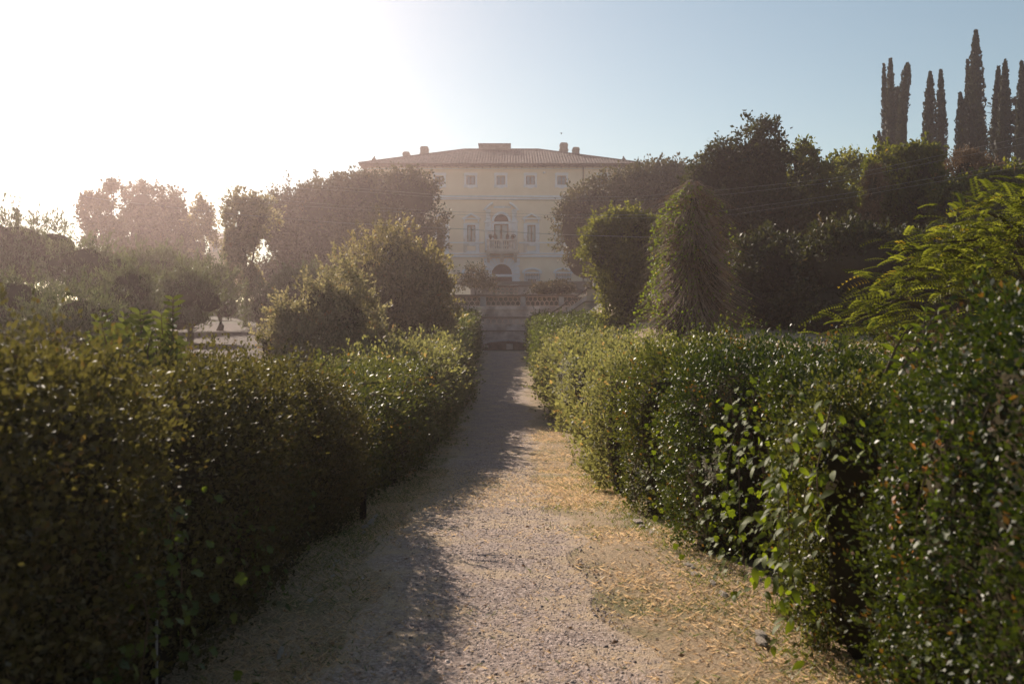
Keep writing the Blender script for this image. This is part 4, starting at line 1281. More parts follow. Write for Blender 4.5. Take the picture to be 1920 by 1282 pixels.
ol = [(40, 44, [(30, 455, 80, 42), (100, 465, 60, 38), (-20, 450, 60, 50), (40, 500, 110, 45)], 'tallest olive tree at the far left beside the pole'),
      (175, 40, [(150, 590, 90, 40), (165, 495, 62, 44), (215, 510, 46, 38), (120, 500, 40, 40), (170, 540, 80, 36)], 'olive tree second from the left on the far row'),
      (300, 48, [(290, 515, 58, 38), (345, 525, 44, 34), (300, 550, 75, 34)], 'olive tree in the middle of the slope below the skyline tree'),
      (405, 50, [(400, 540, 38, 34), (372, 560, 40, 34), (425, 575, 26, 30)], 'olive tree at the right end of the far row beside the pale tree'),
      (45, 27, [(20, 612, 95, 42), (30, 560, 70, 42), (-30, 550, 60, 50), (80, 580, 44, 34)], 'near dark olive tree at the left picture edge'),
      (150, 25, [(150, 628, 95, 32), (150, 590, 62, 38), (190, 600, 40, 30), (105, 605, 40, 28)], 'near olive bush above the tall left hedge'),
      (250, 31, [(235, 618, 60, 30), (245, 545, 52, 44), (205, 565, 44, 36), (250, 590, 62, 30)], 'olive tree left of the bare field'),
      (350, 36, [(335, 602, 60, 26), (345, 550, 55, 38), (390, 565, 36, 32), (310, 575, 44, 30)], 'olive tree with visible trunk over the bare field')]
for k, (px, D, lo, lab) in enumerate(ol):
    tree('olive_tree', lab, 'olive tree', D, lo, 11000, .011 * D ** .9 + .1, .0040 * D + .02, 'olive', 20 + k, tpl=LEAF_NARROW, tr=.15, up=.9, core=.78, trunk_px=px + 5, shoot=.25, slen=3.2, group='olive trees on the left slope')

tree('holm_oak', 'big grey-green holm oak standing right of the villa facade', 'tree', 85,
     [(1122, 400, 58, 56), (1085, 430, 44, 62), (1182, 386, 64, 54), (1240, 365, 70, 56), (1300, 370, 60, 50), (1100, 490, 44, 46), (1170, 460, 90, 80), (1215, 325, 26, 20), (1160, 540, 60, 30), (1270, 440, 90, 70)],
     58000, .8, .28, 'holm', 9, tr=.5, core=.84, sub=70, frs=(.10, .24))
tree('pale_green_tree', 'pale green drooping tree between the right holm oak and the ivy tree', 'tree', 48,
     [(1148, 440, 46, 46), (1195, 440, 40, 40), (1130, 480, 38, 44), (1170, 510, 48, 56), (1175, 570, 40, 50), (1165, 620, 40, 40), (1120, 455, 26, 30), (1210, 480, 34, 60), (1195, 620, 40, 44)],
     34000, .40, .155, 'acacia', 10, tr=.14, core=.6, shoot=.16, slen=3.0, jitter=.32)
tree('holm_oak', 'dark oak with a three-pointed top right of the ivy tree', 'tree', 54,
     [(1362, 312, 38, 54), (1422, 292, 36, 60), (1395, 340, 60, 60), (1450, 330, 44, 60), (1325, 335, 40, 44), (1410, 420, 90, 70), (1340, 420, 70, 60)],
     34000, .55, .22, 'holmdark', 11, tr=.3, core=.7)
tree('broadleaf_tree', 'sunlit yellow-green tree in the middle of the right hillside', 'tree', 57,
     [(1500, 310, 30, 46), (1535, 350, 38, 44), (1490, 370, 44, 50), (1545, 410, 60, 50), (1480, 430, 50, 50)], 21000, .5, .24, 'plane', 12, tr=.25, core=.5, jitter=.35)
tree('broadleaf_tree', 'thin see-through tree left of the cypresses', 'tree', 60,
     [(1595, 350, 36, 52), (1570, 330, 24, 36), (1620, 400, 34, 50)], 6500, .55, .24, 'acacia', 13, tr=.1, core=0, jitter=.5)
tree('broadleaf_tree', 'bushy green tree below the left group of cypresses', 'tree', 50,
     [(1680, 340, 44, 52), (1735, 322, 40, 48), (1700, 400, 70, 60), (1760, 390, 50, 60)], 27000, .5, .23, 'plane', 14, tr=.25, core=.68)
tree('withered_cypress', 'brown withered conifer beside the thin see-through tree', 'tree', 47,
     [(1640, 360, 20, 56), (1630, 420, 26, 50)], 6500, .3, .2, 'brown', 15, tr=.12, core=.6, tpl=LEAF_NARROW)
tree('withered_cypress', 'brown withered tree top below the tallest cypress', 'tree', 52,
     [(1812, 330, 36, 44), (1850, 340, 30, 36)], 6500, .35, .2, 'brown', 16, tr=.12, core=.6, tpl=LEAF_NARROW)
tree('broadleaf_tree', 'bushy tree below the rightmost cypresses', 'tree', 47,
     [(1800, 390, 60, 50), (1870, 370, 60, 56), (1930, 370, 50, 60), (1850, 440, 90, 50)], 26000, .48, .22, 'plane', 17, tr=.25, core=.7)
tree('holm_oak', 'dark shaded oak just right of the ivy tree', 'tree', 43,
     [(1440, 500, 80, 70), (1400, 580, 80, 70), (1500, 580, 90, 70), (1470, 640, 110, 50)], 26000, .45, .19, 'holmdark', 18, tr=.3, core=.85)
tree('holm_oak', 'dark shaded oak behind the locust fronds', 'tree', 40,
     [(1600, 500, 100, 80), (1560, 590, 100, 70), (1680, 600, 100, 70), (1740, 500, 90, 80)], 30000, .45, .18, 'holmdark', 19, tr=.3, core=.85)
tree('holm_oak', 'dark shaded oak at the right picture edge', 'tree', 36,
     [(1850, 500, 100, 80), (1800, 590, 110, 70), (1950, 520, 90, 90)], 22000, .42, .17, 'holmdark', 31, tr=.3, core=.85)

# cypresses
cyp = [(1647.5, 250, 9, 92, 'shortest cypress at the left foot of the cypress group'),
       (1659, 122, 12, 92, 'thin cypress, leftmost of the tall ones'),
       (1672, 113, 20, 90, 'tall cypress right next to the leftmost thin one'),
       (1683, 166, 15, 91, 'cypress with a blunt top leaning on the second tall one'),
       (1697, 122, 17, 88, 'crooked bare-footed cypress with a rounded top'),
       (1742, 137, 26, 90, 'left cypress of the middle pair'),
       (1762.5, 133, 19, 91, 'right thinner cypress of the middle pair'),
       (1802, 177, 24, 89, 'low pointed cypress left of the tallest one'),
       (1817, 115, 15, 92, 'thin cypress half hidden by the tallest one'),
       (1831.5, 60, 35, 88, 'tallest cypress of all on the right skyline'),
       (1871.5, 127, 20, 89, 'left stem of the twin cypress right of the tallest'),
       (1882.5, 115, 24, 88, 'right stem of the twin cypress right of the tallest'),
       (1914, 118, 22, 86, 'cypress cut by the right picture edge')]
for k, (px, py, wpx, D, lab) in enumerate(cyp):
    s = D / F
    x = (px - 960) * s
    base = (x, D, gz(x, D) - .2)
    top = EYE + (641 - py) * s
    T = empty('cypress_tree', base, lab, 'cypress', 'cypresses on the right skyline')
    MB().tube([base, (x, D, top - 1.5)], [.2, .04], 7).build('trunk', M['darkbark'], T, base)
    rs = np.random.default_rng(700 + k)
    zlo = max(base[2] + .8, EYE + (641 - 330) * s)
    H = top - zlo
    n = int(900 + H * 190 * (wpx / 20))
    t = rs.random(n) ** .85
    prof = np.interp(t, [0, .35, .7, .9, 1], [1, .95, .62, .28, .04])
    if 'blunt' in lab or 'rounded' in lab: prof = np.interp(t, [0, .15, .5, .9, .97, 1], [1, .7, .75, .8, .5, .1])
    R = wpx / 2 * s * 1.03
    an = rs.uniform(0, 2 * math.pi, n)
    lump = 1 + .20 * np.sin(an * 3 + t * 9 + k) + .16 * np.sin(t * 60 + an * 2 + k)
    r = R * prof * lump * (1 - np.abs(rs.normal(size=n)) * .14)
    lean = (.35 if 'crooked' in lab else .12) * np.sin(t * 3 + k)
    pos = np.stack([x + lean + r * np.cos(an), D + r * np.sin(an), zlo + t * H], 1)
    ax = nz(np.stack([np.cos(an) * .35, np.sin(an) * .35, np.full(n, 1.0)], 1) + rs.normal(size=(n, 3)) * .22)
    nr = nz(np.stack([np.cos(an), np.sin(an), np.full(n, .3)], 1) + rs.normal(size=(n, 3)) * .4)
    sz = rs.uniform(.18, .42, n) * (1 - .25 * t)
    V, Q = leaf_cloud(pos, ax, nr, sz)
    tn = np.clip(rs.random(n), 0, .9)
    # core spindle
    m = 14; tt = np.linspace(0, .97, m); pr = np.interp(tt, [0, .35, .7, .9, 1], [1, .95, .62, .28, .04]) * R * .75
    ca = np.linspace(0, 2 * math.pi, 9)[:-1]
    CV = np.array([(x + (.12 * math.sin(a * 3 + k)) + q * math.cos(b), D + q * math.sin(b), zlo + a * H) for a, q in zip(tt, pr) for b in ca])
    CQ = np.array([(i * 8 + j, i * 8 + (j + 1) % 8, (i + 1) * 8 + (j + 1) % 8, (i + 1) * 8 + j) for i in range(m - 1) for j in range(8)])
    Q = np.concatenate([Q, CQ + len(V)]); V = np.concatenate([V, CV]); tn = np.concatenate([tn, np.full(len(CQ), .2)])
    o = mesh_np('foliage', V, Q, M['cypress'], tn, T, base, ncore=len(CQ)); o['kind'] = 'stuff'

def cedar():
    D = 98.0; s = D / F
    x = (1905 - 960) * s
    base = (x, D, gz(x, D) - .2)
    T = empty('cedar_tree', base, 'dark cedar with level tiered branches between the rightmost cypresses', 'cedar')
    top = EYE + (641 - 190) * s
    MB().tube([base, (x, D, top)], [.3, .08], 8).build('trunk', M['darkbark'], T, base)
    rs = np.random.default_rng(5)
    P_, A_, N_, S_ = [], [], [], []
    for k, (py, l) in enumerate(((190, 26), (215, 48), (228, 34), (245, 40), (262, 44), (280, 48))):
        z = EYE + (641 - py) * s
        for sg in (-1, 1):
            for j in range(2):
                L_ = l * s * rs.uniform(.7, 1.1)
                e = Vector((x + sg * L_, D + rs.uniform(-1.5, 1.5), z + rs.uniform(-.1, .5)))
                MB().tube([(x, D, z - .3), (x + sg * L_ * .5, D, z + .1), e], [.09, .06, .02], 5).build('limb', M['darkbark'], T, base)
                n = 190
                t = rs.random(n)
                p = np.stack([x + sg * L_ * t, D + (e.y - D) * t + rs.normal(size=n) * .5, z + .1 * t + rs.normal(size=n) * .12], 1)
                P_.append(p); A_.append(np.stack([np.full(n, sg * .8), rs.normal(size=n), rs.normal(size=n) * .3], 1)); N_.append(np.tile([0, 0, 1.], (n, 1)) + rs.normal(size=(n, 3)) * .3); S_.append(rs.uniform(.3, .6, n))
    pos = np.concatenate(P_)
    V, Q = leaf_cloud(pos, nz(np.concatenate(A_)), nz(np.concatenate(N_)), np.concatenate(S_))
    o = mesh_np('foliage', V, Q, M['cypress'], rs.random(len(pos)) * .9, T, base); o['kind'] = 'stuff'
cedar()

def ivy_tree():
    D = 31.0; s = D / F
    cx = (1300 - 960) * s
    g = gz(cx, D)
    base = (cx, D, g - .2)
    T = empty('weeping_ivy_tree', base, 'cone of drooping brown twigs speckled with small yellow-green ivy leaves', 'tree')
    top = EYE + (641 - 348) * s
    H = top - g
    MB().tube([base, (cx + .05, D, g + H * .5), (cx, D, g + H * .93)], [.28, .2, .10], 9).build('trunk', M['darkbark'], T, base, True)
    rs = np.random.default_rng(44)
    # ribbons
    n = 4600
    t = rs.random(n) ** .8
    an = rs.uniform(0, 2 * math.pi, n)
    Rm = np.interp(t, [0, .12, .3, .55, .8, .93, 1], [1.95, 2.05, 1.85, 1.50, 1.25, 1.0, .35])
    lop = 1 + .13 * np.sin(an * 4 + t * 11) + .08 * np.sin(an * 9 - t * 20)
    R1 = Rm * lop * np.where(rs.random(n) < .2, rs.uniform(1.0, 1.2, n), rs.uniform(.55, 1.04, n))
    z1 = g + .2 + t * (H - .3)
    seg = 4
    pts = []
    for k in range(seg + 1):
        f = k / seg
        r = R1 * (.45 + .55 * f)
        z = z1 + .55 * (1 - f) ** 1.3 * (1 - .5 * t) - .12 * f ** 2 * 1.6 + np.where(t > .85, .25 * f, 0)
        a = an + f * rs.normal(size=n) * .05
        pts.append(np.stack([cx + r * np.cos(a), D + r * np.sin(a), z], 1))
    wv = np.stack([-np.sin(an), np.cos(an), rs.normal(size=n) * .5], 1); wv = nz(wv) * .009
    V = []; Q = []
    for k in range(seg + 1):
        ww = wv * (1.2 - k / seg)
        V += [pts[k] - ww, pts[k] + ww]
    V = np.stack(V, 1).reshape(-1, 3)
    b = (np.arange(n) * (2 * (seg + 1)))[:, None]
    Q = np.concatenate([b + np.array([[2 * k, 2 * k + 1, 2 * k + 3, 2 * k + 2]]) for k in range(seg)])
    o = mesh_np('twigs', V, Q, M['ivytwig'], None, T, base); o['kind'] = 'stuff'
    # ragged inner brush so the cone reads dense
    L = [(cx, D, g + H * .22, 1.15, 1.1, H * .28), (cx, D, g + H * .50, .9, .9, H * .26), (cx, D, g + H * .76, .62, .6, H * .16)]
    crown_object('dead_foliage', L, 15000, .22, .13, M['brown'], T, base, 45, core=.85, tpl=LEAF_NARROW, jitter=.12, up=-.1)
    m = 6500
    t = rs.random(m); an = rs.uniform(0, 2 * math.pi, m)
    keep = rs.random(m) < np.clip(.20 + .75 * (np.cos(an) < -.1) + .45 * (t < .3), 0, 1)
    t, an = t[keep], an[keep]; m = len(t)
    R = np.interp(t, [0, .12, .3, .55, .8, .93, 1], [1.85, 1.95, 1.72, 1.36, 1.10, .80, .25]) * (1 + .13 * np.sin(an * 4 + t * 11)) * rs.uniform(.80, 1.03, m)
    pos = np.stack([cx + R * np.cos(an), D + R * np.sin(an), g + .1 + t * (H - .1)], 1)
    V, Q = leaf_cloud(pos, nz(rs.normal(size=(m, 3)) + [0, 0, -.4]), nz(rs.normal(size=(m, 3)) + [0, 0, .5]), rs.uniform(.06, .12, m))
    o = mesh_np('ivy_leaves', V, Q, M['vine'], rs.random(m) * .95, T, base); o['kind'] = 'stuff'
ivy_tree()

# ------------------------------------------------------------------ hedges
FACE = {-1: 1.72, 1: 1.47}
GAPS = [(3.6, .10, .30), (4.85, .20, .45), (5.6, .10, .3), (6.95, .30, .5), (8.05, .14, .4), (9.7, .22, .40), (11.4, .34, .50), (14.4, .4, .5), (17.3, .4, .5), (22.3, .6, .6), (27, .6, .6), (33, .8, .6)]
def hedge(name, label, cat, side, y0, y1, top, thick, n, size, mat, seed, bump=.14, clump=.10, tpl=LEAF_LOW, face=0.0, r=.28, shoots=.10, up=.35, lean=.10, per=12, vert=.0, stems=5, col=.0):
    """top: list of (y, z) of the crest. Leaf clumps over a rounded wall of a core."""
    rs = np.random.default_rng(900 + seed)
    ty = [a for a, b in top]; tz = [b for a, b in top]
    ym = (y0 + y1) / 2
    def surf(u, zf, y, inset):
        """u: depth into hedge 0..1, zf: height 0..1; returns pos and normal (cross-section perimeter already chosen)"""
        c = path_c(y); fx = FACE[side] + face
        gx = c + side * fx
        g = ground(c + side * (fx + .3), y)
        h = np.interp(y, ty, tz) - g
        d = np.minimum(y - y0, y1 - y)
        e = np.sqrt(np.clip(1 - (1 - np.clip(d / .45, 0, 1)) ** 2, 0, 1))
        ins = inset + .42 * (1 - e)
        U = u * thick; Z = zf * h
        lo_u, hi_u = r, thick - r
        qu = np.clip(U, lo_u, hi_u); qz = np.minimum(Z, h - r)
        vu, vz_ = U - qu, Z - qz
        ln = np.sqrt(vu ** 2 + vz_ ** 2) + 1e-6
        nu, nzz = vu / ln, vz_ / ln
        rr = r - ins
        U2 = qu + nu * rr; Z2 = qz + nzz * rr
        # overhang: bulge towards the path at two thirds of the height
        U2 = U2 - lean * np.sin(np.clip(Z2 / h, 0, 1) * 2.6) * (1 - np.clip(U2 / thick, 0, 1))
        x = gx + side * U2
        return np.stack([x, y, g + Z2], 1), np.stack([side * nu, np.zeros(len(u)), nzz], 1)
    m = int(n * .86) // per
    # more samples where closer
    yy = y0 + (y1 - y0) * rs.random(m)
    h_ = np.mean(tz) - float(ground(path_c(ym) + side * 2, ym))
    pf = h_ / (h_ + thick + .25 * h_)
    pick = rs.random(m)
    u = np.where(pick < pf, 0.0, np.where(pick < pf + thick / (h_ + thick + .25 * h_), rs.random(m), 1.0))
    zf = np.where(pick < pf, rs.random(m), np.where(pick < pf + thick / (h_ + thick + .25 * h_), 1.0, .4 + .6 * rs.random(m)))
    c, nrm = surf(u, zf, yy, 0)
    # end caps
    k = rs.random(m) < .10
    yc = np.where(rs.random(m) < .6, y0 + .05, y1 - .05)
    uc = rs.random(m); zc = rs.random(m)
    g0 = ground(path_c(yc) + side * (FACE[side] + face + .3), yc)
    cc = np.stack([path_c(yc) + side * (FACE[side] + face + .2 + uc * (thick - .4)), yc + rs.normal(size=m) * .05, g0 + zc * (np.interp(yc, ty, tz) - g0 - .1)], 1)
    c = np.where(k[:, None], cc, c)
    nrm = np.where(k[:, None], np.stack([np.zeros(m), np.where(yc < ym, -1., 1.), np.full(m, .1)], 1), nrm)
    def disp(p):
        q = p * np.array([1, 1, .45]) if vert > 0 else p
        q2 = p * np.array([.3, 1, .12])
        gv = np.zeros(len(p))
        if side > 0:      # dark upright gaps between the bushes that make up the row
            yy_ = p[:, 1] + .16 * (p[:, 2] - 1) + .06 * np.sin(p[:, 2] * 7)
            for gy, gw, gd in GAPS: gv += gd * np.exp(-((yy_ - gy) / gw) ** 4)
        return bump * (.75 * wob(q, 1.5, seed) + .4 * wob(p, 4.0, seed + 1)) + col * np.clip(wob(q2, 4.2, seed + 2) * 1.5, -1.6, .6) - gv
    gk = np.zeros(m)
    if side > 0:
        yq = c[:, 1] + .16 * (c[:, 2] - 1) + .06 * np.sin(c[:, 2] * 7)
        for gy, gw, gd in GAPS: gk = np.maximum(gk, np.exp(-((yq - gy) / gw) ** 4))
        gk = gk * np.clip(1 - nrm[:, 2] * 1.2, 0, 1)
    c = c + nrm * (disp(c) * (1 - .62 * np.clip(nrm[:, 2], 0, 1)))[:, None]
    kp = rs.random(m) > gk * .82
    c = c[kp]; nrm = nrm[kp]; m = len(c)
    kk = np.repeat(np.arange(m), per)
    N = len(kk)
    off = rs.normal(size=(N, 3)) * clump * .55
    sh = (rs.random(m) < shoots)
    sh = sh & (nrm[:, 2] > -.2)
    shk = sh[kk]
    dirn = nz(nrm * .8 + rs.normal(size=(m, 3)) * .35 + np.array([0, 0, .55]))
    ln = rs.random(m) * clump * 3.6
    off = np.where(shk[:, None], off * .3 + dirn[kk] * (rs.random(N) * ln[kk])[:, None], off)
    pos = c[kk] + off - nrm[kk] * (np.abs(rs.normal(size=N)) * .03)[:, None]
    ax = nz(nrm[kk] * .45 + rs.normal(size=(N, 3)) * .55 + np.array([0, 0, up]) + dirn[kk] * shk[:, None] * .5)
    nr = nz(nrm[kk] * .5 + rs.normal(size=(N, 3)) * .55 + np.array([0, 0, .35]))
    sz = size * rs.uniform(.6, 1.35, N)
    V, Q = leaf_cloud(pos, ax, nr, sz, tpl)
    patch = .22 * wob(c, 1.1, seed + 2)[kk]
    tn = np.clip(.5 + patch + (rs.random(m)[kk] - .5) * .4 + (rs.random(N) - .5) * .7, 0, .88)
    tn = np.where((rs.random(N) < .018) | (rs.random(m)[kk] < .010), 1.0, tn)
    tn = np.repeat(tn, len(tpl[1]))
    # core
    ys = np.linspace(y0 + .12, y1 - .12, max(10, int((y1 - y0) / .14)))
    per_u = [0] * 8 + [.15, .35, .55, .75, .95] + [1] * 5
    per_z = list(np.linspace(0, .97, 8)) + [1] * 5 + list(np.linspace(.95, 0, 5))
    np_ = len(per_u)
    YY = np.repeat(ys, np_); UU = np.tile(per_u, len(ys)); ZZ = np.tile(per_z, len(ys))
    cv, cn = surf(UU.astype(float), ZZ.astype(float), YY, .15)
    cv = cv + cn * (disp(cv) * .95 * (1 - .62 * np.clip(cn[:, 2], 0, 1)))[:, None]
    cv[:, 2] = np.where(ZZ <= 0, ground(cv[:, 0], cv[:, 1]) - .05, cv[:, 2])
    i = np.arange(len(ys) - 1)[:, None] * np_ + np.arange(np_ - 1)[None]
    CQ = np.stack([i, i + 1, i + np_ + 1, i + np_], -1).reshape(-1, 4)
    caps = []
    for b in (0, (len(ys) - 1) * np_):
        for j in range(np_ // 2 - 1): caps.append((b + j, b + j + 1, b + np_ - 2 - j, b + np_ - 1 - j))
    CQ = np.concatenate([CQ, np.array(caps)])
    Q = np.concatenate([Q, CQ + len(V)]); V = np.concatenate([V, cv]); tn = np.concatenate([tn, np.full(len(CQ), .08)])
    bx = float(path_c(ym)) + side * (FACE[side] + face + thick / 2)
    base = (bx, ym, gz(bx, ym))
    T = empty(name, base, label, cat)
    o = mesh_np('foliage', V, Q, M[mat], tn, T, base, ncore=len(CQ)); o['kind'] = 'stuff'
    rr_ = random.Random(seed)
    for s_ in range(stems):
        yy_ = y0 + (y1 - y0) * (s_ + .5) / stems + rr_.uniform(-.1, .1)
        x_ = float(path_c(yy_)) + side * (FACE[side] + face + .22)
        g_ = gz(x_, yy_)
        a = Vector((x_, yy_, g_ - .05))
        MB().tube([a, a + Vector((side * .05, rr_.uniform(-.1, .1), .45)), a + Vector((side * rr_.uniform(-.12, .1), rr_.uniform(-.3, .3), 1.0))], [.03, .022, .012], 6).build('stem', M['bark'], T, base)
    return T

# left side, near to far
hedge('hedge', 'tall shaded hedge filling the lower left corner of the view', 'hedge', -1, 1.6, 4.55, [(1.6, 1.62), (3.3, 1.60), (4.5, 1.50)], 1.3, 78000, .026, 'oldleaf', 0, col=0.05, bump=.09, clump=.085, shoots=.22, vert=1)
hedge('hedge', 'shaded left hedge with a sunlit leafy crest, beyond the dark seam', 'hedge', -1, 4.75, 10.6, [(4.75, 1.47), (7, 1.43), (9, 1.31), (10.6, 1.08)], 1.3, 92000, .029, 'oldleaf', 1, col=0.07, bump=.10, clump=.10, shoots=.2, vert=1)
hedge('hedge', 'left hedge stretch with orange-tinged leaves in the dip of the path', 'hedge', -1, 10.9, 20.5, [(10.9, 1.05), (14, 1.02), (20.5, 1.1)], 1.5, 40000, .054, 'privet', 2, col=0.14, bump=.2, clump=.15, shoots=.25, face=-.02)
hedge('hedge', 'sunlit loose left hedge rising towards the staircase', 'hedge', -1, 21, 41, [(21, 1.12), (30, 1.38), (41, 1.75)], 2.0, 32000, .098, 'viburnum', 3, col=0.20, bump=.25, clump=.22, shoots=.3)
hedge('hedge', 'dark clipped box hedge left of the staircase basin', 'hedge', -1, 42, 61.5, [(42, 1.7), (52, 2.9), (61.5, 3.5)], 3.4, 24000, .12, 'boxwood', 4, bump=.10, clump=.2, shoots=.08, r=.6, face=.1)
# right side, near to far
hedge('hedge', 'tallest glossy dark hedge at the right picture edge', 'hedge', 1, 1.5, 4.15, [(1.5, 1.92), (3.4, 1.80), (4.15, 1.54)], 1.3, 84000, .024, 'yew', 5, col=0.24, bump=.13, clump=.075, shoots=.32, vert=1)
hedge('hedge', 'hedge with curved bright leaves between the glossy hedge and the yew hedge', 'hedge', 1, 4.3, 5.75, [(4.3, 1.46), (5, 1.42), (5.75, 1.42)], 1.3, 48000, .028, 'privet', 6, col=0.24, bump=.15, clump=.09, shoots=.32, vert=1)
hedge('hedge', 'dense flat-topped yew hedge in the middle of the right row', 'hedge', 1, 5.9, 8.5, [(5.9, 1.48), (7.2, 1.54), (8.5, 1.50)], 1.5, 72000, .026, 'yew', 7, face=.05, col=0.25, bump=.14, clump=.085, shoots=.30, vert=1)
hedge('hedge', 'ragged green hedge full of climbers beside the stone kerb', 'hedge', 1, 8.65, 12.4, [(8.6, 1.48), (10, 1.42), (12.4, 1.34)], 1.5, 56000, .038, 'privet', 8, face=.16, col=0.28, bump=.18, clump=.11, shoots=.35, vert=1)
hedge('hedge', 'hump of hedge with pale seed heads behind the ragged hedge', 'hedge', 1, 12.6, 18.6, [(12.6, 1.32), (15, 1.30), (18.6, 1.18)], 1.9, 46000, .055, 'viburnum', 9, face=.24, col=0.30, bump=.2, clump=.14, shoots=.35, vert=1)
hedge('hedge', 'broad sunlit pale green hedge in the far middle of the right row', 'hedge', 1, 19.2, 41, [(19.2, 1.22), (28, 1.34), (41, 1.66)], 2.8, 48000, .098, 'viburnum', 10, col=0.30, bump=.3, clump=.22, shoots=.32, face=.30)
hedge('hedge', 'farthest clipped green hedge right of the staircase basin', 'hedge', 1, 42.5, 61.5, [(42.5, 1.75), (52, 2.75), (61.5, 3.3)], 4.2, 32000, .12, 'boxwood', 11, bump=.14, clump=.2, shoots=.12, r=.6)

# ------------------------------------------------------------------ climbers, shoots, fronds with separate leaves
def leaf_shape(nm, mat, L=1.0, W=.36, curl=.18, tint=.5, lobed=False):
    if lobed:
        out = [(0, 0), (.30, -.05), (.50, .25), (.34, .42), (.40, .75), (.12, .78), (0, 1.0)]
    else:
        out = [(0, 0), (W * .75, .2), (W, .45), (W * .7, .75), (0, 1.0)]
    V = []
    ys = [p[1] for p in out]
    mids = [(0, y, -curl * y * y) for _, y in out]
    right = [(x, y, .10 * x - curl * y * y) for x, y in out[1:-1]]
    left = [(-x, y, z) for x, y, z in right]
    V = mids + right + left
    m = len(mids); r = len(right)
    Fc = []
    Fc.append((0, m, 1)); Fc.append((0, 1, m + r))
    for i in range(r - 1):
        Fc.append((1 + i, m + i, m + i + 1, 2 + i)); Fc.append((1 + i, 2 + i, m + r + i + 1, m + r + i))
    Fc.append((m - 2, m + r - 1, m - 1)); Fc.append((m - 2, m - 1, m + 2 * r - 1))
    me = bpy.data.meshes.new(nm)
    me.from_pydata([(x * L, y * L, z * L) for x, y, z in V], [], Fc)
    a = me.attributes.new('tint', 'FLOAT', 'FACE'); a.data.foreach_set('value', [tint] * len(Fc))
    me.materials.append(M[mat]); me.polygons.foreach_set('use_smooth', [True] * len(Fc)); me.update()
    return me

def orient(ax, nr):
    a = Vector(ax).normalized(); n = Vector(nr); n = (n - a * n.dot(a)).normalized(); b = a.cross(n)
    return Matrix((b, a, n)).transposed().to_euler()

def climber(name, label, cat, stems, n, size, mat, seed, lobed=False, W=.3, spread=.12, droop=.6, push=(0, -1, 0), rsz=.0045, curl=.25, extra=None):
    """stems: list of polylines (world); leaves hang from them"""
    rd = random.Random(seed)
    base = stems[0][0]
    T = empty(name, base, label, cat)
    b = Vector(base)
    metas = [leaf_shape('leaf', mat, 1, W, curl, t, lobed) for t in (.1, .35, .6, .85)] + ([leaf_shape('leaf', mat, 1, W, curl, 1.0, lobed)] if extra else [])
    tot = sum(sum((Vector(s[i + 1]) - Vector(s[i])).length for i in range(len(s) - 1)) for s in stems)
    for s in stems:
        s = [Vector(p) for p in s]
        MB().tube([p - b for p in s], [rsz * (1 - .6 * i / (len(s) - 1)) for i in range(len(s))], 5).build('stem', M['twig'], T)
        L_ = sum((s[i + 1] - s[i]).length for i in range(len(s) - 1))
        m = max(3, int(n * L_ / tot))
        for k in range(m):
            t = (k + rd.random()) / m * (len(s) - 1)
            i = min(int(t), len(s) - 2)
            p = s[i].lerp(s[i + 1], t - i)
            o = Vector((rd.gauss(0, 1), rd.gauss(0, 1), rd.gauss(0, .7))) * spread
            o += Vector(push) * abs(rd.gauss(0, 1)) * spread * .6
            sidev = Vector(push) * .8 + Vector((rd.gauss(0, .6), rd.gauss(0, .5), 0))
            ax = sidev + Vector((0, 0, -droop + rd.gauss(0, .3)))
            nr = Vector(push) * .5 + Vector((rd.gauss(0, .3), rd.gauss(0, .3), .8))
            me = metas[rd.randrange(4)] if not (extra and rd.random() < extra) else metas[4]
            ob = bpy.data.objects.new('leaf', me)
            ob.location = p + o - b; ob.rotation_euler = orient(ax, nr)
            sc_ = size * rd.uniform(.6, 1.25); ob.scale = (sc_, sc_, sc_)
            link(ob, T)
    return T

def hx(side, y, out=.12):   # x on the hedge face
    return float(path_c(y)) + side * (FACE[side] - out)
def fz(py, y): return EYE + (641 - py) / F * y

climber('climbing_vine', 'bright curved-leaf climber cascading down the hedge face at lower right', 'climbing plant',
        [[(hx(1, 5.1, .12), 5.1, 1.25), (hx(1, 5.0, .22), 5.05, .95), (hx(1, 4.9, .24), 4.95, .55), (hx(1, 4.9, .18), 4.85, .2)],
         [(hx(1, 5.4, .1), 5.35, 1.1), (hx(1, 5.3, .2), 5.25, .8), (hx(1, 5.25, .22), 5.2, .4)],
         [(hx(1, 4.7, .1), 4.75, 1.35), (hx(1, 4.7, .2), 4.65, 1.05), (hx(1, 4.65, .2), 4.6, .75)]],
        230, .066, 'vine', 1, W=.26, spread=.085, droop=.35, push=(-.8, -.5, 0), curl=.45)
climber('climbing_vine', 'leafy climber hanging over the yew hedge right of its dark recess', 'climbing plant',
        [[(hx(1, 6.2, .08), 6.1, 1.35), (hx(1, 6.1, .2), 6.05, 1.0), (hx(1, 6.0, .22), 5.95, .55), (hx(1, 5.9, .2), 5.9, .25)],
         [(hx(1, 6.4, .08), 6.45, 1.2), (hx(1, 6.4, .2), 6.35, .85), (hx(1, 6.3, .2), 6.3, .6)]],
        190, .044, 'vine', 2, lobed=True, spread=.08, droop=.8, push=(-.8, -.5, 0))
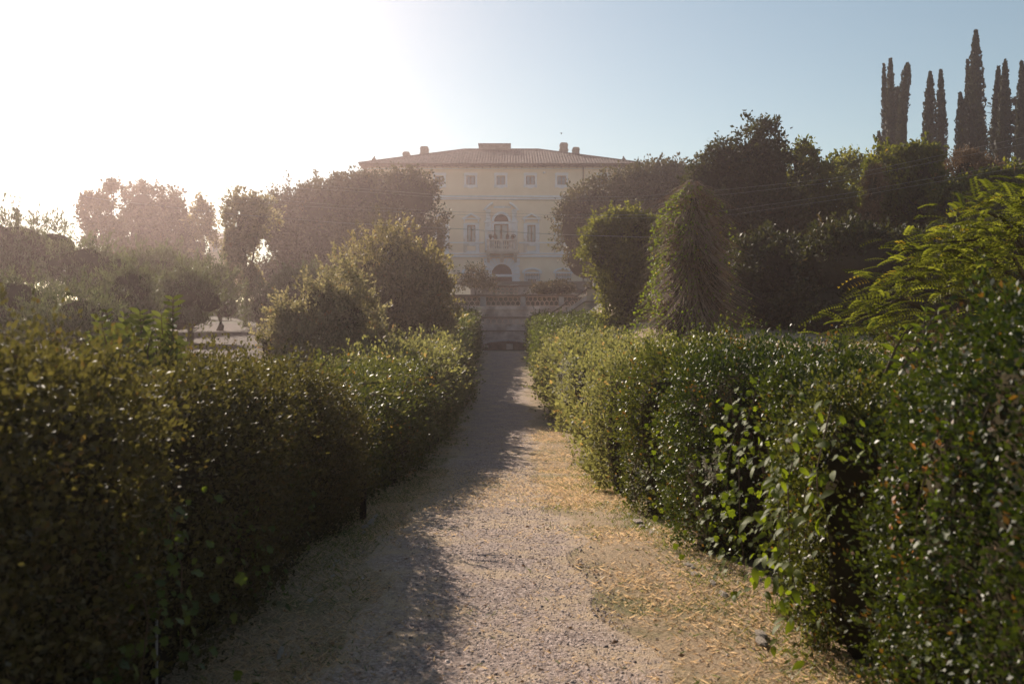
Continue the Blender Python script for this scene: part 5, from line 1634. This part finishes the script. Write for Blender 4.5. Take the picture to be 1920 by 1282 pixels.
climber('climbing_vine', 'ivy-like climber covering the ragged hedge beside the stone kerb', 'climbing plant',
        [[(hx(1, 8.7, -.06), 8.6, 1.1), (hx(1, 8.5, .03), 8.45, .7), (hx(1, 8.3, .03), 8.3, .3), (hx(1, 8.1, .03), 8.1, .05)],
         [(hx(1, 7.9, -.06), 7.9, .9), (hx(1, 7.7, .03), 7.7, .5), (hx(1, 7.5, .03), 7.5, .1)],
         [(hx(1, 9.4, -.06), 9.4, 1.0), (hx(1, 9.2, .03), 9.2, .5), (hx(1, 9.0, .03), 9.0, .1)]],
        260, .048, 'vine', 3, lobed=True, spread=.10, droop=.7, push=(-.8, -.5, 0))
climber('climbing_vine', 'withered orange trailing stem on the glossy hedge at the right edge', 'climbing plant',
        [[(hx(1, 3.75, .04), 3.7, 1.35), (hx(1, 3.7, .17), 3.6, 1.05), (hx(1, 3.65, .17), 3.6, .75)]],
        60, .026, 'rust', 4, spread=.05, droop=.6, push=(-.7, -.6, 0))
climber('climbing_vine', 'dark green climber trailing down beside the glossy hedge at the right edge', 'climbing plant',
        [[(hx(1, 3.3, 0), 3.35, 1.5), (hx(1, 3.3, .17), 3.3, 1.2), (hx(1, 3.25, .18), 3.25, .8), (hx(1, 3.2, .18), 3.2, .4)]],
        110, .030, 'vinedark', 5, lobed=True, spread=.07, droop=.8, push=(-.7, -.6, 0))
climber('climbing_vine', 'shaded ivy trails on the left hedge at the bottom left corner', 'climbing plant',
        [[(hx(-1, 4.0, .05), 3.9, .9), (hx(-1, 3.9, .17), 3.8, .6), (hx(-1, 3.8, .17), 3.7, .3), (hx(-1, 3.7, .15), 3.6, .1)],
         [(hx(-1, 4.3, .05), 4.3, 1.0), (hx(-1, 4.3, .17), 4.2, .7), (hx(-1, 4.2, .18), 4.15, .35)],
         [(hx(-1, 3.6, .05), 3.5, .6), (hx(-1, 3.5, .17), 3.45, .35), (hx(-1, 3.45, .15), 3.4, .1)]],
        170, .045, 'vinedark', 6, lobed=True, spread=.09, droop=.9, push=(.8, -.5, 0))
climber('climbing_vine', 'shaded ivy at the foot of the left hedge beyond the dark post', 'climbing plant',
        [[(hx(-1, 5.6, .0), 5.6, .7), (hx(-1, 5.9, .06), 5.8, .35), (hx(-1, 6.2, .06), 6.1, .1)], [(hx(-1, 7, .0), 7, .7), (hx(-1, 7.0, .06), 6.9, .3)]],
        120, .04, 'vinedark', 7, lobed=True, spread=.09, droop=.9, push=(.8, -.5, 0))
# leafy shoots standing above the hedges
def shoots(name, label, cat, list_, size, mat, seed, n=16, W=.2):
    climber(name, label, cat, [[P3(a, b, D), P3((a + c) / 2 + 2, (b + d) / 2, D), P3(c, d, D)] for a, b, c, d, D in list_], n * len(list_), size, mat, seed, W=W, spread=.02, droop=-.1, push=(0, -.3, 0), curl=.3)
def paired_shoot(name, label, cat, list_, mat, seed, L=.07, W=.2, step=.045):
    rd = random.Random(seed)
    base = P3(*list_[0][:2], list_[0][4])
    T = empty(name, base, label, cat); b = Vector(base)
    metas = [leaf_shape('leaf', mat, 1, W, .25, t) for t in (.2, .5, .8)]
    for (x0, y0, x1, y1, D) in list_:
        a = P(x0, y0, D); c = P(x1, y1, D)
        bow = Vector((rd.uniform(-.03, .03), rd.uniform(-.05, .05), 0))
        m_ = (a + c) / 2 + bow
        MB().tube([a - b, m_ - b, c - b], [.008, .006, .002], 5).build('stem', M['twig'], T)
        ln = (c - a).length; n = max(3, int(ln / step)); ph = rd.uniform(0, 3)
        for k in range(n):
            t = (k + .5) / n
            p = a.lerp(m_, t * 2) if t < .5 else m_.lerp(c, t * 2 - 1)
            for sg in (0, math.pi):
                an = ph + k * .35 + sg
                d = Vector((math.cos(an), math.sin(an) * .7, .35 + .3 * t))
                ob = bpy.data.objects.new('leaf', metas[rd.randrange(3)])
                ob.location = p - b; ob.rotation_euler = orient(d, Vector((-d.x * .3 + .3, -.9, .75)))
                s_ = L * rd.uniform(.75, 1.15) * (1.1 - .45 * t); ob.scale = (s_, s_, s_)
                link(ob, T)
paired_shoot('ash_sapling', 'cluster of tall young ash shoots standing above the left hedge', 'sapling',
             [(325, 690, 324, 556, 6.2), (318, 690, 302, 588, 6.2), (285, 690, 262, 582, 6.2), (275, 690, 285, 622, 6.0), (240, 690, 232, 588, 6.3), (215, 690, 198, 580, 6.4), (205, 690, 186, 596, 6.2), (225, 690, 240, 628, 6.1), (190, 690, 150, 626, 6.0), (262, 690, 250, 630, 6.1), (300, 690, 330, 640, 6.1), (180, 690, 172, 632, 6.3), (250, 690, 246, 606, 6.3), (232, 690, 216, 612, 6.3), (312, 690, 312, 590, 6.4), (296, 690, 290, 628, 6.3), (268, 690, 272, 592, 6.2)],
             'ash', 11, L=.10, W=.26, step=.036)
paired_shoot('leafy_shoot', 'tall pale leafy shoot rising between the ragged hedge and the seed-head hump', 'shoot', [(1253, 770, 1275, 632, 10.5), (1262, 730, 1282, 650, 10.5)], 'vine', 12, L=.12, W=.25, step=.09)
paired_shoot('leafy_shoot', 'thin paired-leaf shoots on top of the yew hedge in front of the ivy tree', 'shoot', [(1310, 668, 1350, 632, 9), (1350, 660, 1388, 628, 9), (1330, 665, 1316, 648, 9)], 'vine', 13, L=.06, W=.2, step=.05)
paired_shoot('leafy_shoot', 'crooked twiggy shoots above the gap right of the yew hedge', 'shoot', [(1530, 680, 1548, 650, 7), (1560, 668, 1572, 642, 7.2), (1572, 642, 1590, 654, 7.2)], 'privet', 14, L=.05, W=.3, step=.05)
paired_shoot('leafy_shoot', 'arching bright leaves at the shoulder of the glossy right hedge', 'shoot', [(1690, 690, 1735, 578, 4.9), (1660, 700, 1705, 610, 5.0), (1640, 710, 1680, 655, 5.1), (1720, 680, 1760, 575, 4.7)], 'vine', 15, L=.09, W=.17, step=.045)
paired_shoot('leafy_shoot', 'sprays of pale shoots on the crest of the left hedge near the grey shrub', 'shoot', [(640, 700, 672, 668, 10), (600, 690, 620, 650, 9), (700, 740, 752, 742, 9.8), (680, 720, 735, 715, 9.8), (560, 690, 548, 660, 8.5), (720, 760, 758, 775, 9.6)], 'viburnum', 16, L=.07, W=.28, step=.04)
paired_shoot('leafy_shoot', 'side shoots of the sunlit right hedge reaching over the path', 'shoot', [(1045, 745, 1008, 722, 24), (1040, 770, 1012, 748, 22), (1035, 690, 1030, 660, 30)], 'viburnum', 17, L=.15, W=.3, step=.10)

def plume(label, x, y, z, h, n, seed):
    rs = np.random.default_rng(seed)
    T = empty('seed_plume', (x, y, z), label, 'weed')
    P_ = []; A_ = []
    for k in range(n):
        d = nz(np.array([rs.normal() * .35, rs.normal() * .3, 1.0]))
        L_ = h * rs.uniform(.6, 1)
        MB().tube([(0, 0, 0), tuple(d * L_)], [.004, .0015], 4).build('stem', M['twig'], T)
        t = rs.random(160)
        P_.append(d * (t * L_)[:, None] + rs.normal(size=(160, 3)) * .018 * (1.2 - t)[:, None] + 0); A_.append(np.tile(d, (160, 1)) + rs.normal(size=(160, 3)) * .7)
    p = np.concatenate(P_); V, Q = leaf_cloud(p, nz(np.concatenate(A_)), nz(rs.normal(size=p.shape)), rs.uniform(.012, .03, len(p)), LEAF_NARROW)
    o = mesh_np('seeds', V, Q, M['fluff' if 'grey' in label else 'brown'], rs.random(len(p)) * .9, T); o['kind'] = 'stuff'
plume('feathery tan seed plumes above the curved-leaf hedge', 2.05, 5.0, 1.50, .28, 8, 1)
plume('small grey plume sticking out of the yew hedge face', hx(1, 7.2, .1), 7.1, .65, .28, 3, 2)

def clematis(label, y0, y1, z0, z1, n, seed, side=1):
    rs = np.random.default_rng(seed)
    yy = rs.uniform(y0, y1, n)
    c = np.stack([[hx(side, float(v), .16) for v in yy], yy, rs.uniform(z0, z1, n)], 1)
    k = np.repeat(np.arange(n), 16)
    pos = c[k] + rs.normal(size=(len(k), 3)) * np.array([.06, .09, .07])
    V, Q = leaf_cloud(pos, nz(rs.normal(size=pos.shape)), nz(rs.normal(size=pos.shape)), rs.uniform(.02, .045, len(k)) * (1 + .03 * (y0 - 12)), LEAF_NARROW)
    base = (float(c[:, 0].mean()), (y0 + y1) / 2, z0)
    T = empty('wild_clematis', base, label, 'climbing plant')
    o = mesh_np('seed_heads', V, Q, M['fluff'], rs.random(len(k)) * .9, T, base); o['kind'] = 'stuff'
    MB().tube([(0, 0, 0), (-.05, .1, (z1 - z0) * .5), (0, -.1, z1 - z0)], [.01, .008, .004], 5).build('stem', M['twig'], T)
clematis('grey clematis seed heads draped over the hedge hump', 12.8, 17, .1, 1.2, 34, 1)
clematis('silvery clematis seed heads on the near end of the sunlit hedge', 19.3, 24, .4, 1.25, 70, 2)
clematis('patch of grey seed fluff low on the ragged hedge', 9.6, 10.6, .05, .5, 22, 3)

# locust tree with drooping fronds
def locust():
    D = 9.5
    bx, by = 5.6, 10.2
    base = (bx, by, gz(bx, by) - .1)
    T = empty('locust_tree', base, 'bright green locust tree with drooping feathery fronds over the right hedge', 'tree')
    rd = random.Random(77)
    def frond_mesh(tint, np_=9, curl=.35):
        V = []; Fc = []
        for i in range(np_):
            t = (i + 1) / (np_ + .3); y = t; z = -curl * t * t
            ln = .20 * (1 - .35 * abs(t - .45))
            for sg in (-1, 1):
                b = len(V); w_ = .048
                ang = .25
                V += [(0, y, z), (sg * ln * .5, y + .055 + ang * ln * .3, z + .015), (sg * ln, y + ang * ln, z - .03), (sg * ln * .5, y - w_ + ang * ln * .3, z + .012)]
                Fc.append((b, b + 1, b + 2, b + 3))
        b = len(V)
        V += [(-.006, 0, 0), (.006, 0, 0), (.004, .5, -curl * .25), (-.004, .5, -curl * .25), (.002, 1, -curl), (-.002, 1, -curl)]
        Fc += [(b, b + 1, b + 2, b + 3), (b + 3, b + 2, b + 4, b + 5)]
        me = bpy.data.meshes.new('frond'); me.from_pydata(V, [], Fc)
        a = me.attributes.new('tint', 'FLOAT', 'FACE'); a.data.foreach_set('value', [tint] * len(Fc))
        me.materials.append(M['locust']); me.update(); return me
    metas = [frond_mesh(t, rd.choice((8, 9, 10)), c) for t, c in ((.15, .25), (.35, .45), (.55, .35), (.7, .55), (.85, .3))]
    gold = frond_mesh(1.0, 7, .6)
    MB().tube([(0, 0, 0), (-.1, .0, 1.1), (.1, 0, 2.0)], [.10, .08, .06], 8).build('trunk', M['bark'], T)
    branches = [((.0, 0, 1.2), P(1690, 560, 9.4), P(1585, 604, 9.2)), ((0, 0, 1.4), P(1720, 520, 9.5), P(1640, 545, 9.3)), ((0, 0, 1.6), P(1790, 470, 9.5), P(1690, 468, 9.3)),
                ((0, 0, 1.7), P(1830, 450, 9.5), P(1760, 455, 9.3)), ((.1, 0, 1.9), P(1880, 410, 9.5), P(1835, 392, 9.2)), ((.1, 0, 2.0), P(1930, 380, 9.5), P(1900, 360, 9.2)),
                ((0, 0, 1.1), P(1760, 600, 9.3), P(1660, 640, 9.2)), ((0, 0, 1.3), P(1850, 520, 9.2), P(1770, 540, 9.0)), ((0, 0, 1.5), P(1900, 480, 9.2), P(1830, 490, 9.0)), ((.2, 0, 2.0), P(2000, 380, 9.4), P(1960, 400, 9.2)),
                ((0, 0, 1.0), P(1720, 640, 9.6), P(1620, 625, 9.5)), ((0, 0, 1.5), P(1790, 510, 9.8), P(1710, 500, 9.7)), ((.1, 0, 1.8), P(1890, 440, 9.8), P(1800, 420, 9.7))]
    b = Vector(base)
    tot = 0
    fr = []
    for s, m_, e in branches:
        s = Vector(s); m_ = m_ - b; e = e - b
        MB().tube([s, m_, e], [.035, .02, .006], 6).build('branch', M['bark'], T)
        for k in range(84):
            t = rd.random() ** .7
            p = s.lerp(m_, t * 2) if t < .5 else m_.lerp(e, t * 2 - 1)
            if t < .2: continue
            p = p + Vector((rd.gauss(0, .12), rd.gauss(0, .25), rd.gauss(0, .10)))
            fr.append((p, s, e, t))
    rd.shuffle(fr)
    # the nearest three hundred are separate fronds
    fr.sort(key=lambda f: f[0].y)
    def place(f):
        p, s, e, t = f
        out = (e - s).normalized()
        ax = out * rd.uniform(.2, 1) + Vector((rd.gauss(0, .45) - .35, rd.gauss(0, .5) - .2, rd.uniform(-.35, .35)))
        nr = Vector((rd.gauss(0, .3), rd.gauss(0, .3) - .3, 1))
        L_ = rd.uniform(.16, .27)
        return p, orient(ax, nr), L_, (gold if rd.random() < .025 else metas[rd.randrange(5)])
    rest = []
    for i, f in enumerate(fr):
        p, ro, L_, me = place(f)
        if i < 300:
            ob = bpy.data.objects.new('frond', me); ob.location = p; ob.rotation_euler = ro; ob.scale = (L_,) * 3
            link(ob, T)
        else: rest.append((p, ro, L_, me))
    V = []; Q = []; tn = []
    n0 = 0
    for p, ro, L_, me in rest:
        co = np.empty(len(me.vertices) * 3, np.float32); me.vertices.foreach_get('co', co); co = co.reshape(-1, 3)
        R = np.array(ro.to_matrix()); V.append(co @ R.T * L_ + np.array(p))
        li = np.empty(len(me.loops), np.int32); me.loops.foreach_get('vertex_index', li)
        Q.append(li.reshape(-1, 4) + n0); n0 += len(co); tn.append(np.full(len(me.polygons), me.attributes['tint'].data[0].value))
    o = mesh_np('inner_fronds', np.concatenate(V), np.concatenate(Q), M['locust'], np.concatenate(tn), T); o['kind'] = 'stuff'
    for o in T.children: pass
locust()

# ------------------------------------------------------------------ posts and kerb
def post(label, px, ptop, D, w_, rod):
    x = (px - 960) / F * D
    g = gz(x, D)
    T = empty('wooden_post', (x, D, g), label, 'post', 'posts in the left hedge')
    h = EYE + (641 - ptop) / F * D - g
    MB().box(-w_, w_, 0, w_ * 2, -.05, h - .02).build('post_shaft', M['blackpost'], T)
    MB().prism([(-w_, h - .019), (w_, h - .019), (w_ * .5, h + .01), (-w_ * .5, h + .01)], 0, w_ * 2).build('post_top', M['blackpost'], T)
    if rod: MB().tube([(w_ + .01, -.01, 0), (w_ + .01, -.01, h + .01)], .006, 5).build('wire_rod', M['iron'], T)
post('near dark wooden post with a thin metal rod, in the lower left corner', 273, 1145, 4.25, .04, True)
post('small dark wooden post at the foot of the left hedge beside the kerb', 680, 900, 10.0, .03, False)

def kerb(label, side, u, y0, y1, seed):
    rd = random.Random(seed)
    T = empty('stone_kerb', (float(path_c(y0)) + side * u, y0, gz(float(path_c(y0)) + side * u, y0)), label, 'kerb')
    T.location = (0, 0, 0)
    y = y0
    while y < y1:
        l = rd.uniform(.07, .22); w_ = rd.uniform(.03, .065)
        if rd.random() < .42:
            x = float(path_c(y)) + side * (u + rd.uniform(-.03, .03))
            bm = bmesh.new(); bmesh.ops.create_cube(bm, size=1)
            bmesh.ops.subdivide_edges(bm, edges=bm.edges[:], cuts=1, use_grid_fill=True)
            for v in bm.verts:
                v.co = v.co.normalized() * .5 + v.co * .12
                v.co += Vector((rd.uniform(-.06, .06), rd.uniform(-.06, .06), rd.uniform(-.06, .06)))
            me = bpy.data.meshes.new('stone'); bm.to_mesh(me); bm.free(); me.materials.append(M['kerb'])
            ob = bpy.data.objects.new('stone', me)
            ob.location = (x, y + l / 2, gz(x, y) - .002); ob.scale = (w_ * rd.uniform(.7, 1.3), l, .032); ob.rotation_euler = (0, rd.uniform(-.1, .1), rd.uniform(-.12, .12))
            link(ob, T)
        y += l + rd.uniform(.0, .03)
kerb('row of rough grey kerb stones at the left edge of the gravel path', -1, 1.36, 4.2, 10.5, 3)
kerb('row of rough grey kerb stones at the foot of the right hedge', 1, 1.27, 4.2, 10.5, 4)

# ------------------------------------------------------------------ grass, gravel, straw
def scatter_blades(name, n, ymin, ymax, dens, hgt, mat, seed, wid=.010, lie=.5):
    rs = np.random.default_rng(seed)
    # uniform on screen-ish: y distributed ~ 1/y
    t = rs.random(n)
    y = ymin * (ymax / ymin) ** t
    u = rs.uniform(-1.75, 1.6, n)
    keep = rs.random(n) < dens(u, y)
    y, u = y[keep], u[keep]
    x = path_c(y) + u
    z = surf_z(x, y)
    m = len(x)
    an = rs.uniform(0, 6.28, m)
    ax = nz(np.stack([np.cos(an) * lie, np.sin(an) * lie, rs.uniform(.3, 1, m)], 1))
    nr = nz(rs.normal(size=(m, 3)))
    h = hgt * rs.uniform(.4, 1.3, m)
    T = (np.array([(-.5, 0, 0), (.5, 0, 0), (.3, .6, .05), (0, 1, .18)], float), np.array([(0, 1, 2, 3)]))
    a = nz(ax); nn = nz(nr - (nr * a).sum(1, keepdims=True) * a); b = np.cross(a, nn)
    wd = wid * (1 + y * .06)
    V = np.stack([x, y, z - .004], 1)[:, None, :] + (T[0][None, :, 0:1] * b[:, None] * wd[:, None, None] + h[:, None, None] * (T[0][None, :, 1:2] * a[:, None] + T[0][None, :, 2:3] * nn[:, None]))
    Q = (T[1][None] + (np.arange(m) * 4)[:, None, None]).reshape(-1, 4)
    o = mesh_np(name, V.reshape(-1, 3), Q, M[mat], rs.random(m), None); o['kind'] = 'stuff'
    return o
def patchf(u, y, s, seed):
    return wob(np.stack([u, y, np.zeros(len(u))], 1), s, seed)
def d_straw(u, y):
    edge = sstep((np.abs(u + .15) - .55) / .45)
    cr = np.exp(-((y - 14) / 3.4) ** 2)
    return np.clip((.18 + .95 * edge + .7 * cr) * (.55 + .5 * patchf(u, y, 2.0, 0)), 0, 1)
scatter_blades('dry_grass', 120000, 3.6, 30, d_straw, .062, 'straw', 51, wid=.0055, lie=1.6)
def d_green(u, y):
    edge = sstep((np.abs(u) - .95) / .4)
    cr = .7 * np.exp(-((y - 14) / 3.2) ** 2) * (u > -.3)
    return np.clip((edge * .9 + cr) * np.clip(patchf(u, y, 1.6, 1) * 2.0, 0, 1), 0, 1)
scatter_blades('green_grass', 80000, 3.6, 34, d_green, .055, 'grass', 52, wid=.004, lie=.9)
def d_tuft(u, y):
    return np.clip(np.clip(patchf(u, y, 4.5, 2) * 3 - 2.6, 0, 1) * (np.abs(u) < 1.3), 0, 1)
scatter_blades('weed_tufts', 60000, 4, 50, d_tuft, .035, 'grass', 53, wid=.005, lie=.9)

def grass_clump(label, px, py, D, n, h, seed):
    rd = random.Random(seed)
    x = (px - 960) / F * D; g = gz(x, D)
    T = empty('grass_clump', (x, D, g), label, 'grass')
    mb = MB()
    for k in range(n):
        an = rd.uniform(0, 6.28); l = h * rd.uniform(.5, 1.1); r = rd.uniform(.1, .6) * l
        p0 = Vector((rd.gauss(0, .04), rd.gauss(0, .04), -.01)); p1 = p0 + Vector((math.cos(an) * r * .4, math.sin(an) * r * .4, l * .65)); p2 = p0 + Vector((math.cos(an) * r, math.sin(an) * r, l * rd.uniform(.6, 1)))
        sd_ = Vector((-math.sin(an), math.cos(an), 0)) * .003
        b = len(mb.v); mb.v += [tuple(p0 - sd_), tuple(p0 + sd_), tuple(p1 + sd_), tuple(p1 - sd_), tuple(p2)]
        mb.f += [(b, b + 1, b + 2, b + 3), (b + 3, b + 2, b + 4)]
    o = mb.build('blades', M['grass'], T)
    a = o.data.attributes.new('tint', 'FLOAT', 'FACE'); a.data.foreach_set('value', [rd.random() * .8 for _ in o.data.polygons])
    o['kind'] = 'stuff'
grass_clump('long bright grass clump at the foot of the curved-leaf hedge', 1530, 1200, 5.5, 60, .28, 1)
grass_clump('short green grass clump by the right kerb stones', 1470, 1150, 6.1, 70, .14, 2)

def gravel_stones():
    rs = np.random.default_rng(61)
    n = 25000
    t = rs.random(n); y = 3.9 * (20 / 3.9) ** t
    u = rs.uniform(-1.35, 1.2, n)
    e = sstep((np.abs(u + .15) - .5) / .35)
    keep = rs.random(n) < (1 - .96 * e)
    y, u = y[keep], u[keep]; n = len(y)
    x = path_c(y) + u; z = surf_z(x, y) + .006
    T = np.array([(1, 0, 0), (0, 1, 0), (-1, 0, 0), (0, -1, 0), (.2, .1, .8)], float)
    T = np.array([(1, .1, -.2), (.1, 1, -.2), (-1, -.1, -.2), (0, -1, -.2), (.5, .3, .6), (-.1, .6, .55), (-.55, -.1, .6), (.1, -.6, .65)], float)
    Qt = np.array([(4, 5, 6, 7), (0, 1, 5, 4), (1, 2, 6, 5), (2, 3, 7, 6), (3, 0, 4, 7)])
    s = rs.uniform(.003, .0075, n) * (1 + .05 * y) + (rs.random(n) < .012) * .008
    an = rs.uniform(0, 6.28, n)
    ca, sa = np.cos(an)[:, None], np.sin(an)[:, None]
    TX = T[None, :, 0] * ca - T[None, :, 1] * sa; TY = T[None, :, 0] * sa + T[None, :, 1] * ca
    V = np.stack([x[:, None] + TX * s[:, None], y[:, None] + TY * s[:, None] * 1.2, z[:, None] + T[None, :, 2] * s[:, None] * .8], -1)
    Q = (Qt[None] + (np.arange(n) * 8)[:, None, None]).reshape(-1, 4)
    tn = np.repeat(rs.random(n) ** 1.6 * .88, 5)
    o = mesh_np('gravel_stones', V.reshape(-1, 3), Q, M['stone_bits'], tn); o['kind'] = 'stuff'
gravel_stones()

def litter():
    rs = np.random.default_rng(62)
    n = 700
    t = rs.random(n); y = 4 * (26 / 4) ** t
    u = rs.uniform(-1.6, 1.5, n)
    x = path_c(y) + u
    pos = np.stack([x, y, surf_z(x, y) + .014], 1)
    an = rs.uniform(0, 6.28, n)
    ax = np.stack([np.cos(an), np.sin(an), rs.normal(size=n) * .15], 1)
    V, Q = leaf_cloud(pos, nz(ax), nz(np.array([0, 0, 1.]) + rs.normal(size=(n, 3)) * .35), rs.uniform(.015, .045, n))
    o = mesh_np('fallen_leaves', V, Q, M['deadleaf'], rs.random(n) * .9); o['kind'] = 'stuff'
    n = 500
    y = 4 * (14 / 4) ** rs.random(n); u = rs.uniform(-1.2, 1.2, n); x = path_c(y) + u
    pos = np.stack([x, y, surf_z(x, y) + .016], 1); an = rs.uniform(0, 6.28, n)
    V, Q = leaf_cloud(pos, nz(np.stack([np.cos(an), np.sin(an), np.full(n, .05)], 1)), nz(np.array([0, 0, 1.]) + rs.normal(size=(n, 3)) * .2), rs.uniform(.03, .09, n),
                      (np.array([(-.02, 0, 0), (.02, 0, 0), (.05, 1, .03), (.01, 1, .03)], float), np.array([(0, 1, 2, 3)])))
    o = mesh_np('straw_bits', V, Q, M['fluff'], rs.random(n) * .9); o['kind'] = 'stuff'
litter()
